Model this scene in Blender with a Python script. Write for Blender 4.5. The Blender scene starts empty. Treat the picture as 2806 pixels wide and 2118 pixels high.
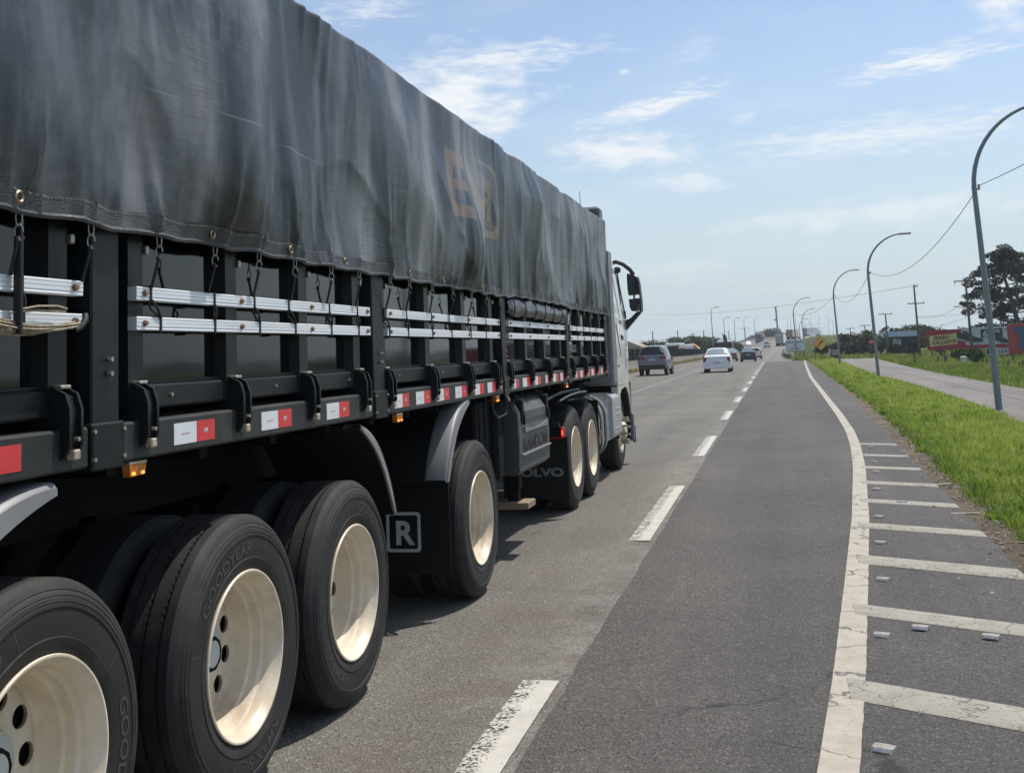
import bpy, math, random
import numpy as np
from mathutils import Matrix, Vector, noise as mnoise

random.seed(7)
RNG = np.random.default_rng(11)
SC = bpy.context.scene
COL = SC.collection
R = math.radians

# ------------------------------------------------------------------ camera
cam_d = bpy.data.cameras.new("camera")
cam = bpy.data.objects.new("camera", cam_d)
COL.objects.link(cam)
CR = Matrix(((0.97239, 0.068, 0.22325), (0.2294, -0.10263, -0.96791), (-0.0429, 0.99239, -0.11539)))
cam.matrix_world = Matrix.Translation((0, 0, 1.62)) @ CR.to_4x4()
cam_d.sensor_width = 36.0
cam_d.lens = 39.141
cam_d.shift_y = -0.156
cam_d.clip_start = 0.05
cam_d.clip_end = 6000
SC.camera = cam

# ------------------------------------------------------------------ light, exposure
SUN = Vector((0.30, 0.34, 1.0)).normalized()          # direction towards the sun
SUN_EL = math.asin(SUN.z)
SUN_AZ = math.atan2(SUN.x, SUN.y)
ld = bpy.data.lights.new("sun", 'SUN')
ld.energy = 4.6
ld.angle = R(0.6)
ld.color = (1.0, 0.95, 0.88)
sun = bpy.data.objects.new("sun", ld)
COL.objects.link(sun)
sun.rotation_euler = SUN.to_track_quat('Z', 'Y').to_euler()
SC.view_settings.view_transform = 'Standard'
SC.view_settings.look = 'None'
SC.view_settings.gamma = 1.0
SC.view_settings.use_curve_mapping = False
SC.view_settings.exposure = 0.0
try:
    SC.cycles.use_denoising = True
    SC.cycles.denoiser = 'OPENIMAGEDENOISE'
    SC.cycles.max_bounces = 6
    SC.cycles.transparent_max_bounces = 8
except Exception:
    pass


class NT:
    """small wrapper that chains shader nodes"""
    def __init__(self, tree):
        self.t = tree
        tree.nodes.clear()

    def n(self, kind, **kw):
        nd = self.t.nodes.new(kind)
        for k, v in kw.items():
            setattr(nd, k, v)
        return nd

    def l(self, a, b):
        self.t.links.new(a, b)

    def put(self, sock, v):
        if isinstance(v, bpy.types.NodeSocket):
            self.l(v, sock)
        else:
            sock.default_value = v

    def m(self, op, a, b=0.0, c=None, clamp=False):
        nd = self.n('ShaderNodeMath', operation=op, use_clamp=clamp)
        self.put(nd.inputs[0], a)
        self.put(nd.inputs[1], b)
        if c is not None:
            self.put(nd.inputs[2], c)
        return nd.outputs[0]

    def dot(self, a, b):
        nd = self.n('ShaderNodeVectorMath', operation='DOT_PRODUCT')
        self.put(nd.inputs[0], a)
        self.put(nd.inputs[1], b)
        return nd.outputs['Value']

    def vmul(self, a, b):
        nd = self.n('ShaderNodeVectorMath', operation='MULTIPLY')
        self.put(nd.inputs[0], a)
        self.put(nd.inputs[1], b)
        return nd.outputs[0]

    def noise(self, vec, scale, detail=4.0, rough=0.55, dist=0.0):
        nd = self.n('ShaderNodeTexNoise')
        if vec is not None:
            self.l(vec, nd.inputs['Vector'])
        nd.inputs['Scale'].default_value = scale
        nd.inputs['Detail'].default_value = detail
        nd.inputs['Roughness'].default_value = rough
        nd.inputs['Distortion'].default_value = dist
        return nd.outputs['Fac']

    def ramp(self, f, stops):
        nd = self.n('ShaderNodeValToRGB')
        el = nd.color_ramp.elements
        while len(el) > 1:
            el.remove(el[-1])
        el[0].position, c = stops[0]
        el[0].color = c if len(c) == 4 else (*c, 1)
        for p, c in stops[1:]:
            e = el.new(p)
            e.color = c if len(c) == 4 else (*c, 1)
        self.l(f, nd.inputs[0])
        return nd.outputs[0]

    def mix(self, f, a, b):
        nd = self.n('ShaderNodeMix', data_type='RGBA')
        self.put(nd.inputs[0], f)
        for s, v in ((nd.inputs[6], a), (nd.inputs[7], b)):
            if isinstance(v, tuple) and len(v) == 3:
                v = (*v, 1)
            self.put(s, v)
        return nd.outputs[2]

    def sstep(self, x, a, b):
        nd = self.n('ShaderNodeMapRange', interpolation_type='SMOOTHSTEP')
        self.put(nd.inputs[0], x)
        nd.inputs[1].default_value = a
        nd.inputs[2].default_value = b
        return nd.outputs[0]


# ------------------------------------------------------------------ sky with clouds
world = bpy.data.worlds.new("World")
SC.world = world
world.use_nodes = True
w = NT(world.node_tree)
sky = w.n('ShaderNodeTexSky', sky_type='NISHITA')
sky.sun_disc = False
sky.sun_elevation = SUN_EL
sky.sun_rotation = SUN_AZ
sky.altitude = 0
sky.air_density = 1.0
sky.dust_density = 1.2
sky.ozone_density = 1.0
tc = w.n('ShaderNodeTexCoord')
D = tc.outputs['Generated']
sep = w.n('ShaderNodeSeparateXYZ')
w.l(D, sep.inputs[0])
# cloud plane coordinates for the noise
zz = w.m('ADD', w.m('MAXIMUM', sep.outputs[2], 0.0), 0.12)
cmb = w.n('ShaderNodeCombineXYZ')
w.l(w.m('DIVIDE', sep.outputs[0], zz), cmb.inputs[0])
w.l(w.m('DIVIDE', sep.outputs[1], zz), cmb.inputs[1])
CLOUDS = [(-15.6, 13.3, 0.062, 0.040, 1.7, 1.0, 1), (-13.48, 15.23, 0.0825, 0.0125, 4.0, 0.75, 0),
          (-20.08, 17.85, 0.0429, 0.0121, 7.8, 0.6, 0), (-5.36, 12.37, 0.0673, 0.0107, 12.6, 1.0, 0),
          (-7.19, 10.2, 0.0572, 0.0157, -0.4, 0.9, 1), (-4.21, 8.39, 0.0523, 0.009, -2.0, 0.5, 1),
          (8.21, 13.3, 0.0683, 0.01, 5.5, 1.0, 0), (11.86, 15.26, 0.0217, 0.0187, 15.2, 0.75, 1),
          (5.59, 9.92, 0.1203, 0.0158, 1.2, 0.6, 0), (5.29, 6.12, 0.1207, 0.0119, 1.4, 0.45, 1),
          (-3.2, 14.99, 0.0269, 0.0162, 12.2, 0.25, 0), (-0.85, 11.38, 0.0146, 0.0081, 15.1, 0.35, 1),
          (-6.84, 14.21, 0.0063, 0.0033, 10.9, 0.5, 0)]
mp = w.n('ShaderNodeMapping')
mp.inputs['Scale'].default_value = (1.0, 1.0, 2.6)
w.l(D, mp.inputs[0])
n_puff = w.noise(mp.outputs[0], 30.0, 6.0, 0.56)
mp2 = w.n('ShaderNodeMapping')
mp2.inputs['Scale'].default_value = (1.0, 1.0, 5.5)
mp2.inputs['Rotation'].default_value = (0.0, R(-13), 0.0)
w.l(D, mp2.inputs[0])
n_wisp = w.noise(mp2.outputs[0], 36.0, 7.0, 0.62, 0.5)
total = None
for az, el, su, sv, rot, amt, kind in CLOUDS:
    az, el, rot = R(az), R(el), R(rot)
    d = Vector((math.sin(az) * math.cos(el), math.cos(az) * math.cos(el), math.sin(el)))
    e = d.cross(Vector((0, 0, 1))).normalized()
    t = e.cross(d)
    a = (e * math.cos(rot) + t * math.sin(rot)) / su
    b = (t * math.cos(rot) - e * math.sin(rot)) / sv
    u = w.m('SUBTRACT', w.dot(D, tuple(a)), d.dot(a))
    v = w.m('SUBTRACT', w.dot(D, tuple(b)), d.dot(b))
    r = w.m('SQRT', w.m('ADD', w.m('MULTIPLY', u, u), w.m('MULTIPLY', v, v)))
    nn = n_puff if kind else n_wisp
    k = 3.0 if kind else 3.4
    f = w.m('ADD', w.m('SUBTRACT', 1.15, r), w.m('MULTIPLY', w.m('SUBTRACT', nn, 0.5), k))
    f = w.m('MULTIPLY', w.sstep(f, -0.25, 1.25 if kind else 1.5), min(1.0, amt * 1.2))
    # only on the side of the sky the patch is on
    f = w.m('MULTIPLY', f, w.m('GREATER_THAN', w.dot(D, tuple(d)), 0.0))
    total = f if total is None else w.m('MAXIMUM', total, f)
# a thin general veil, thicker towards the horizon, and loose clouds elsewhere in the sky
n_all = w.noise(cmb.outputs[0], 1.3, 8.0, 0.6)
veil = w.m('MULTIPLY', w.sstep(n_all, 0.45, 0.80), 0.32)
low = w.m('MULTIPLY', w.sstep(sep.outputs[2], 0.30, -0.03), 0.92)
total = w.m('MAXIMUM', total, veil)
cloud_col = (6.1, 6.3, 6.5, 1)
haze_col = (3.75, 4.6, 5.1, 1)
base = w.mix(low, sky.outputs[0], haze_col)
col = w.mix(total, base, cloud_col)
bg = w.n('ShaderNodeBackground')
w.l(col, bg.inputs[0])
bg.inputs[1].default_value = 0.15
wo = w.n('ShaderNodeOutputWorld')
w.l(bg.outputs[0], wo.inputs[0])

# ------------------------------------------------------------------ materials
MATS = {}


def pmat(name, col, rough=0.6, metal=0.0, var=0.0, vscale=3.0, bump=0.0, bscale=40.0, coat=0.0,
         spec=0.5, dust=0.0, dustcol=(0.22, 0.2, 0.17), stretch=None, rvar=0.0, coord='Object'):
    """principled material with noise in colour, dust, roughness and bump"""
    if name in MATS:
        return MATS[name]
    m = bpy.data.materials.new(name)
    m.use_nodes = True
    t = NT(m.node_tree)
    bs = t.n('ShaderNodeBsdfPrincipled')
    out = t.n('ShaderNodeOutputMaterial')
    t.l(bs.outputs[0], out.inputs[0])
    bs.inputs['Base Color'].default_value = (*col, 1)
    bs.inputs['Roughness'].default_value = rough
    bs.inputs['Metallic'].default_value = metal
    bs.inputs['Specular IOR Level'].default_value = spec
    bs.inputs['Coat Weight'].default_value = coat
    if var or bump or dust or rvar:
        tcn = t.n('ShaderNodeTexCoord')
        vec = tcn.outputs[coord]
        if stretch:
            mpn = t.n('ShaderNodeMapping')
            mpn.inputs['Scale'].default_value = stretch
            t.l(vec, mpn.inputs[0])
            vec = mpn.outputs[0]
        c = None
        if var:
            f = t.noise(vec, vscale, 6.0, 0.6)
            lo = tuple(max(0, x * (1 - var)) for x in col)
            hi = tuple(min(1, x * (1 + var)) for x in col)
            c = t.ramp(f, [(0.3, lo), (0.7, hi)])
        if dust:
            f2 = t.noise(vec, vscale * 0.55 + 0.3, 7.0, 0.65, 0.3)
            c = t.mix(t.m('MULTIPLY', t.sstep(f2, 0.4, 0.75), dust), c if c is not None else (*col, 1), (*dustcol, 1))
        if c is not None:
            t.l(c, bs.inputs['Base Color'])
        if rvar:
            f3 = t.noise(vec, vscale * 1.3, 5.0, 0.6)
            t.l(t.m('ADD', rough - rvar / 2, t.m('MULTIPLY', f3, rvar)), bs.inputs['Roughness'])
        if bump:
            f4 = t.noise(vec, bscale, 4.0, 0.6)
            bn = t.n('ShaderNodeBump')
            bn.inputs['Strength'].default_value = bump
            bn.inputs['Distance'].default_value = 0.01
            t.l(f4, bn.inputs['Height'])
            t.l(bn.outputs[0], bs.inputs['Normal'])
    MATS[name] = m
    return m


def emat(name, col, strength, rough=0.2):
    m = pmat(name, col, rough)
    bs = m.node_tree.nodes['Principled BSDF'] if 'Principled BSDF' in m.node_tree.nodes else [n for n in m.node_tree.nodes if n.type == 'BSDF_PRINCIPLED'][0]
    bs.inputs['Emission Color'].default_value = (*col, 1)
    bs.inputs['Emission Strength'].default_value = strength
    return m


# ------------------------------------------------------------------ mesh builder
class MB:
    def __init__(self):
        self.v, self.f, self.mi = [], [], []

    def add(self, verts, faces, mi=0):
        o = len(self.v)
        self.v.extend(tuple(p) for p in verts)
        self.f.extend(tuple(i + o for i in fc) for fc in faces)
        self.mi.extend([mi] * len(faces))
        return self

    def box(self, x0, x1, y0, y1, z0, z1, mi=0, c=0.0, M=None):
        """axis-aligned box; c chamfers every edge"""
        if c <= 0:
            V = [(x, y, z) for x in (x0, x1) for y in (y0, y1) for z in (z0, z1)]
            F = [(0, 1, 3, 2), (4, 6, 7, 5), (0, 4, 5, 1), (2, 3, 7, 6), (0, 2, 6, 4), (1, 5, 7, 3)]
        else:
            c = min(c, (x1 - x0) * .45, (y1 - y0) * .45, (z1 - z0) * .45)
            V, ix = [], {}
            for i in (0, 1):
                for j in (0, 1):
                    for k in (0, 1):
                        p = (x1 if i else x0, y1 if j else y0, z1 if k else z0)
                        s = (-1 if i else 1, -1 if j else 1, -1 if k else 1)
                        for a in range(3):
                            q = [p[b] + (0 if b == a else s[b] * c) for b in range(3)]
                            ix[(i, j, k, a)] = len(V)
                            V.append(tuple(q))
            F = []
            for a in range(3):
                b, d = (a + 1) % 3, (a + 2) % 3
                for s in (0, 1):
                    q = []
                    for (m_, n_) in ((0, 0), (1, 0), (1, 1), (0, 1)):
                        key = [0, 0, 0]
                        key[a], key[b], key[d] = s, m_, n_
                        q.append(ix[(*key, a)])
                    F.append(tuple(q) if s else tuple(reversed(q)))
                for m_ in (0, 1):
                    for n_ in (0, 1):
                        k0, k1 = [0, 0, 0], [0, 0, 0]
                        k0[b] = k1[b] = m_
                        k0[d] = k1[d] = n_
                        k0[a], k1[a] = 0, 1
                        F.append((ix[(*k0, b)], ix[(*k1, b)], ix[(*k1, d)], ix[(*k0, d)]))
            for i in (0, 1):
                for j in (0, 1):
                    for k in (0, 1):
                        F.append((ix[(i, j, k, 0)], ix[(i, j, k, 1)], ix[(i, j, k, 2)]))
        if M is not None:
            V = [tuple(M @ Vector(p)) for p in V]
        return self.add(V, F, mi)

    def prism(self, poly, axis, a0, a1, mi=0, caps=True):
        """extrude a 2-D polygon along an axis; poly holds the two other coordinates in x,y,z order"""
        def P(p, a):
            q = list(p)
            q.insert(axis, a)
            return tuple(q)
        n = len(poly)
        V = [P(p, a0) for p in poly] + [P(p, a1) for p in poly]
        F = [(i, (i + 1) % n, n + (i + 1) % n, n + i) for i in range(n)]
        if caps:
            F += [tuple(range(n - 1, -1, -1)), tuple(range(n, 2 * n))]
        return self.add(V, F, mi)

    def tube(self, pts, r, n=8, mi=0, caps=True, closed=False):
        pts = [Vector(p) for p in pts]
        m = len(pts)
        rr = r if isinstance(r, (list, tuple)) else [r] * m
        V, up = [], None
        for i, p in enumerate(pts):
            a = pts[i - 1] if (i > 0 or closed) else pts[0]
            b = pts[(i + 1) % m] if (i < m - 1 or closed) else pts[-1]
            t = (b - a).normalized()
            if up is None:
                up = Vector((0, 0, 1)) if abs(t.z) < 0.9 else Vector((1, 0, 0))
            sd = t.cross(up)
            if sd.length < 1e-5:
                sd = t.cross(Vector((0.3, 0.9, 0.1)))
            sd.normalize()
            u2 = sd.cross(t).normalized()
            up = u2
            for k in range(n):
                an = 2 * math.pi * k / n
                V.append(tuple(p + (sd * math.cos(an) + u2 * math.sin(an)) * rr[i]))
        F = []
        for i in range(m if closed else m - 1):
            j = (i + 1) % m
            for k in range(n):
                k2 = (k + 1) % n
                F.append((i * n + k, i * n + k2, j * n + k2, j * n + k))
        if caps and not closed:
            F += [tuple(range(n - 1, -1, -1)), tuple((m - 1) * n + k for k in range(n))]
        return self.add(V, F, mi)

    def lathe(self, prof, c, axis=0, n=48, mi=0, closed=False, a0=0.0, a1=None):
        """prof: list of (radius, along)"""
        full = a1 is None
        ns = n if full else n + 1
        a1 = a0 + 2 * math.pi if full else a1
        V = []
        for (r, h) in prof:
            for k in range(ns):
                an = a0 + (a1 - a0) * k / n
                p = [0, 0, 0]
                p[axis] = h
                p[(axis + 1) % 3] = r * math.cos(an)
                p[(axis + 2) % 3] = r * math.sin(an)
                V.append((p[0] + c[0], p[1] + c[1], p[2] + c[2]))
        F, m = [], len(prof)
        for i in range(m if closed else m - 1):
            j = (i + 1) % m
            for k in range(n):
                k2 = (k + 1) % ns
                F.append((i * ns + k, i * ns + k2, j * ns + k2, j * ns + k))
        return self.add(V, F, mi)

    def grid(self, fn, nu, nv, mi=0, flip=False):
        V = [fn(i, j) for i in range(nu) for j in range(nv)]
        F = []
        for i in range(nu - 1):
            for j in range(nv - 1):
                q = (i * nv + j, (i + 1) * nv + j, (i + 1) * nv + j + 1, i * nv + j + 1)
                F.append(q[::-1] if flip else q)
        return self.add(V, F, mi)

    def sphere(self, c, rx, ry, rz, n=12, m=8, mi=0):
        V = []
        for i in range(m + 1):
            th = math.pi * i / m
            for k in range(n):
                an = 2 * math.pi * k / n
                V.append((c[0] + rx * math.sin(th) * math.cos(an), c[1] + ry * math.sin(th) * math.sin(an), c[2] + rz * math.cos(th)))
        F = [(i * n + k, (i + 1) * n + k, (i + 1) * n + (k + 1) % n, i * n + (k + 1) % n) for i in range(m) for k in range(n)]
        return self.add(V, F, mi)

    def build(self, name, mats, parent=None, sharp=32, smooth=True):
        me = bpy.data.meshes.new(name)
        off = worldloc(parent)
        V = [(p[0] - off[0], p[1] - off[1], p[2] - off[2]) for p in self.v] if parent is not None else self.v
        me.from_pydata(V, [], self.f)
        if not isinstance(mats, (list, tuple)):
            mats = [mats]
        for m_ in mats:
            me.materials.append(m_)
        if len(mats) > 1:
            me.polygons.foreach_set('material_index', self.mi)
        if smooth:
            me.polygons.foreach_set('use_smooth', [True] * len(me.polygons))
            me.set_sharp_from_angle(angle=R(sharp))
        me.update()
        o = bpy.data.objects.new(name, me)
        COL.objects.link(o)
        if parent is not None:
            o.parent = parent
        return o


def worldloc(o):
    p = Vector((0, 0, 0))
    while o is not None:
        p = p + o.location
        o = o.parent
    return p


def tag(o, label=None, cat=None, group=None, kind=None):
    if label:
        o['label'] = label
    if cat:
        o['category'] = cat
    if group:
        o['group'] = group
    if kind:
        o['kind'] = kind
    return o


def thing(name, label, cat, loc=(0, 0, 0), rotz=0.0, group=None, parent=None):
    o = bpy.data.objects.new(name, None)
    o.empty_display_size = 0.2
    COL.objects.link(o)
    o.location = loc
    o.rotation_euler = (0, 0, rotz)
    if parent is not None:
        o.parent = parent
        o.location = Vector(loc) - worldloc(parent)
    return tag(o, label, cat, group)


def copy_tree(o, parent=None):
    c = o.copy()
    COL.objects.link(c)
    if parent is not None:
        c.parent = parent
    for ch in list(o.children):
        copy_tree(ch, c)
    return c


def text_geo(s, size=1.0, bold=0.0, depth=0.0, align='LEFT', res=4):
    """vertices and faces of a word in the x,y plane (extruded along z)"""
    cu = bpy.data.curves.new("word", 'FONT')
    cu.body = s
    cu.size = size
    cu.offset = bold
    cu.extrude = depth
    cu.align_x = align
    cu.resolution_u = res
    ob = bpy.data.objects.new("word", cu)
    COL.objects.link(ob)
    dg = bpy.context.evaluated_depsgraph_get()
    ev = ob.evaluated_get(dg)
    me = ev.to_mesh()
    V = [tuple(v.co) for v in me.vertices]
    F = [tuple(p.vertices) for p in me.polygons]
    ev.to_mesh_clear()
    bpy.data.objects.remove(ob)
    bpy.data.curves.remove(cu)
    return V, F


def fbm(p, o=3):
    return mnoise.fractal(Vector(p), 1.0, 2.0, o)
HAZE = 0.00032

# ------------------------------------------------------------------ the lie of the land
_CY = np.arange(-60, 901, 4.0)
_CX = np.interp(_CY, [-60, 200, 260, 300, 350, 420, 490, 560, 640, 720, 900], [0, 0, .7, 2.2, 4.7, 9, 16, 28, 50, 85, 190])
_CZ = np.interp(_CY, [-60, 110, 150, 220, 290, 350, 420, 480, 560, 900], [0, 0, -.17, -.2, 0, 1.1, 3.2, 4.2, 4.7, 4.7])
_k = np.ones(7) / 7
_CX[3:-3] = np.convolve(_CX, _k, 'valid')
_CZ[3:-3] = np.convolve(_CZ, _k, 'valid')


def road_c(y):
    return float(np.interp(y, _CY, _CX))


def road_z(y):
    return float(np.interp(y, _CY, _CZ))


def sst(x, a, b):
    t = min(1, max(0, (x - a) / (b - a)))
    return t * t * (3 - 2 * t)


def svc_z(y):
    return -0.55 * sst(y, 104, 150)


def land(x, y):
    """height of the open ground"""
    u = x - road_c(y)
    tb = -0.55 * sst(x, 9, 16)
    tb = tb + (min(tb, -0.55) - tb) * sst(y, 106, 150)
    if x < -24:
        tb = 0.0
    rz = road_z(y)
    right = 9.0 + (1.4 - 9.0) * sst(y, 108, 122)
    if u > right:
        t = sst(u - right, 0, 5 + 6 * sst(y, 250, 400))
        z = rz + (tb - rz) * t
    elif u < -21.5:
        z = rz + (tb - rz) * sst(-21.5 - u, 0, 14)
    else:
        z = rz
    return z - 0.03


def gx(pts, y):
    return float(np.interp(y, [p[0] for p in pts], [p[1] for p in pts]))


EDGE_IN = [(-3, -.95), (1, -.36), (3, -.10), (4.57, .042), (5.9, .165), (8.2, .353), (10.94, .572), (15.3, .866), (18.5, 1.03), (21.6, 1.136), (27, 1.215), (34.4, 1.275), (56, 1.457), (84, 1.95), (111, 2.5)]
ASPH = [(-8, 1.45), (8.4, 1.53), (12.8, 1.63), (19, 1.74), (25, 1.88), (45, 2.2), (84, 2.6), (112, 2.75)]
GRASS_L = [(-8, 1.8), (9.45, 1.76), (12.4, 1.83), (15.6, 1.94), (18.4, 2.0), (23, 2.13), (33, 2.30), (54, 2.42), (84, 2.66), (107, 2.85), (125, 2.9)]
SVC_N = [(-20, 3.95), (21.6, 4.2), (26, 4.5), (33, 4.62), (45, 4.7), (54, 4.55), (72, 4.75), (105, 5.5), (150, 5.9)]
SVC_F = [(-20, 7.0), (36, 7.1), (54, 7.15), (73, 7.55), (100, 8.5), (113, 9.0), (150, 9.4)]


def strip(mb, fa, fb, ys, z=0.0, zf=None, na=2, mi=0):
    """ribbon on the ground between x = fa(y) and x = fb(y)"""
    def fn(i, j):
        y = ys[i]
        a, b = fa(y), fb(y)
        return (a + (b - a) * j / (na - 1), y, z + (zf(y) if zf else 0))
    return mb.grid(fn, len(ys), na, mi)


def asphalt_mat(name, dark, mid, light, joints=False, stain=False):
    m = bpy.data.materials.new(name)
    m.use_nodes = True
    t = NT(m.node_tree)
    bs = t.n('ShaderNodeBsdfPrincipled')
    out = t.n('ShaderNodeOutputMaterial')
    t.l(bs.outputs[0], out.inputs[0])
    pos = t.n('ShaderNodeNewGeometry').outputs['Position']
    vo = t.n('ShaderNodeTexVoronoi')
    vo.inputs['Scale'].default_value = 100
    t.l(pos, vo.inputs['Vector'])
    sepc = t.n('ShaderNodeSeparateColor')
    t.l(vo.outputs['Color'], sepc.inputs[0])
    c = t.ramp(sepc.outputs[0], [(0.0, dark), (0.18, mid), (0.88, mid), (1.0, light)])
    fine = t.noise(pos, 170, 3.0, 0.7)
    c = t.mix(t.m('MULTIPLY', t.sstep(fine, 0.5, 0.75), 0.35), c, (*[x * 0.45 for x in mid], 1))
    vsp = t.n('ShaderNodeTexVoronoi')
    vsp.inputs['Scale'].default_value = 70
    t.l(pos, vsp.inputs['Vector'])
    sp2 = t.n('ShaderNodeSeparateColor')
    t.l(vsp.outputs['Color'], sp2.inputs[0])
    c = t.mix(t.m('MULTIPLY', t.m('GREATER_THAN', sp2.outputs[1], 0.93), 0.40), c, (*[min(.5, x * 2.3) for x in mid], 1))
    # long wheel tracks and blotches
    mp_ = t.n('ShaderNodeMapping')
    mp_.inputs['Scale'].default_value = (1.0, 0.045, 1.0)
    t.l(pos, mp_.inputs[0])
    tr = t.noise(mp_.outputs[0], 1.1, 4.0, 0.6)
    bl = t.noise(pos, 0.45, 6.0, 0.65)
    f = t.m('ADD', t.m('MULTIPLY', tr, 0.55), t.m('MULTIPLY', bl, 0.45))
    k = t.ramp(f, [(0.34, (0.70, 0.69, 0.70)), (0.46, (0.92, .91, .91)), (0.56, (1.08, 1.07, 1.05)), (0.68, (1.36, 1.33, 1.27))])
    mm = t.n('ShaderNodeMix', data_type='RGBA', blend_type='MULTIPLY')
    mm.inputs[0].default_value = 1.0
    t.l(c, mm.inputs[6])
    t.l(k, mm.inputs[7])
    c = mm.outputs[2]
    # fine cracks in places, and dark drips along the lane
    cv = t.n('ShaderNodeTexVoronoi', feature='DISTANCE_TO_EDGE')
    cv.inputs['Scale'].default_value = 0.55
    wv_ = t.n('ShaderNodeVectorMath', operation='ADD')
    nz_ = t.n('ShaderNodeTexNoise')
    nz_.inputs['Scale'].default_value = 1.8
    nz_.inputs['Detail'].default_value = 6
    t.l(pos, nz_.inputs['Vector'])
    t.l(pos, wv_.inputs[0])
    t.l(t.vmul(nz_.outputs['Color'], (.9, .9, .0)), wv_.inputs[1])
    t.l(wv_.outputs[0], cv.inputs['Vector'])
    ck = t.m('MULTIPLY', t.sstep(cv.outputs['Distance'], 0.011, 0.003), t.sstep(t.noise(pos, .32, 3.0), .50, .60))
    c = t.mix(t.m('MULTIPLY', ck, .75), c, (.03, .028, .026, 1))
    mpd = t.n('ShaderNodeMapping')
    mpd.inputs['Scale'].default_value = (1.0, .35, 1.0)
    t.l(pos, mpd.inputs[0])
    dr = t.sstep(t.noise(mpd.outputs[0], 5.5, 3.0, .5), .68, .78)
    c = t.mix(t.m('MULTIPLY', dr, .45), c, (.05, .047, .044, 1))
    if stain:
        s = t.n('ShaderNodeSeparateXYZ')
        t.l(pos, s.inputs[0])
        near = t.m('MULTIPLY', t.sstep(s.outputs[0], -2.2, -1.5), t.sstep(s.outputs[1], 13, 6.5))
        f2 = t.m('MULTIPLY', near, t.sstep(t.noise(pos, 1.6, 4.0, 0.6), 0.42, 0.68))
        c = t.mix(t.m('MULTIPLY', f2, 0.5), c, (0.155, 0.105, 0.085, 1))
        # ravelled strip of bare stone along the joint between the lanes
        rv = t.m('MULTIPLY', t.sstep(s.outputs[0], -1.72, -1.22), t.sstep(t.noise(pos, 3.0, 6.0, .7), .38, .62))
        c = t.mix(t.m('MULTIPLY', rv, t.m('MULTIPLY', sepc.outputs[1], .8)), c, (0.30, 0.285, 0.25, 1))
    t.l(c, bs.inputs['Base Color'])
    bs.inputs['Roughness'].default_value = 0.82
    bs.inputs['Specular IOR Level'].default_value = 0.35
    bn = t.n('ShaderNodeBump')
    bn.inputs['Strength'].default_value = 1.0
    bn.inputs['Distance'].default_value = 0.008
    t.l(t.m('ADD', vo.outputs['Distance'], t.m('MULTIPLY', fine, 0.8)), bn.inputs['Height'])
    t.l(bn.outputs[0], bs.inputs['Normal'])
    return m


M_ASPH_OLD = asphalt_mat('old_asphalt', (0.065, 0.060, 0.051), (0.154, 0.145, 0.124), (0.25, 0.234, 0.20), stain=True)
M_ASPH_NEW = asphalt_mat('dark_asphalt', (0.036, 0.034, 0.031), (0.096, 0.090, 0.083), (0.175, 0.165, 0.15))
M_ASPH_SH = asphalt_mat('shoulder_asphalt', (0.06, 0.058, 0.053), (0.16, 0.155, 0.145), (0.25, 0.245, 0.23))
M_SVC = asphalt_mat('worn_service_road', (0.11, 0.10, 0.09), (0.19, 0.176, 0.16), (0.27, 0.25, 0.23))


def paint_mat(name, base, worn, wear, cracks=0.0, edge=None):
    m = bpy.data.materials.new(name)
    m.use_nodes = True
    t = NT(m.node_tree)
    bs = t.n('ShaderNodeBsdfPrincipled')
    out = t.n('ShaderNodeOutputMaterial')
    t.l(bs.outputs[0], out.inputs[0])
    pos = t.n('ShaderNodeNewGeometry').outputs['Position']
    c = t.ramp(t.noise(pos, 5.0, 6.0, 0.65), [(0.3, tuple(x * .78 for x in base)), (0.6, base), (0.8, tuple(min(1, x * 1.1) for x in base))])
    f = t.noise(pos, 55.0, 7.0, 0.72)
    th = wear
    if edge:
        s = t.n('ShaderNodeSeparateXYZ')
        t.l(pos, s.inputs[0])
        f = t.m('ADD', f, t.m('MULTIPLY', t.sstep(s.outputs[0], edge[0], edge[1]), 0.145))
        f = t.m('ADD', f, t.m('MULTIPLY', t.m('SUBTRACT', t.noise(pos, 9.0, 5.0, 0.7), 0.5), 0.45))
    fw = t.sstep(f, th - 0.04, th + 0.05)
    if cracks:
        vo = t.n('ShaderNodeTexVoronoi', feature='DISTANCE_TO_EDGE')
        vo.inputs['Scale'].default_value = cracks
        wv = t.n('ShaderNodeVectorMath', operation='ADD')
        nz = t.n('ShaderNodeTexNoise')
        nz.inputs['Scale'].default_value = 12
        t.l(pos, nz.inputs['Vector'])
        t.l(pos, wv.inputs[0])
        t.l(t.vmul(nz.outputs['Color'], (.12, .12, .12)), wv.inputs[1])
        t.l(wv.outputs[0], vo.inputs['Vector'])
        c = t.mix(t.m('MULTIPLY', t.sstep(vo.outputs['Distance'], 0.028, 0.006), t.sstep(t.noise(pos, 2.3, 2.0), .38, .52)), c, (0.12, 0.11, 0.09, 1))
    t.l(c, bs.inputs['Base Color'])
    bs.inputs['Roughness'].default_value = 0.7
    bn = t.n('ShaderNodeBump')
    bn.inputs['Strength'].default_value = 0.5
    bn.inputs['Distance'].default_value = 0.004
    t.l(t.m('ADD', f, t.m('MULTIPLY', fw, -0.6)), bn.inputs['Height'])
    t.l(bn.outputs[0], bs.inputs['Normal'])
    tp = t.n('ShaderNodeBsdfTransparent')                       # worn through: the road shows
    mx = t.n('ShaderNodeMixShader')
    t.l(fw, mx.inputs[0])
    t.l(bs.outputs[0], mx.inputs[1])
    t.l(tp.outputs[0], mx.inputs[2])
    if wear < 0.675:
        t.l(mx.outputs[0], out.inputs[0])
    return m


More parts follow.
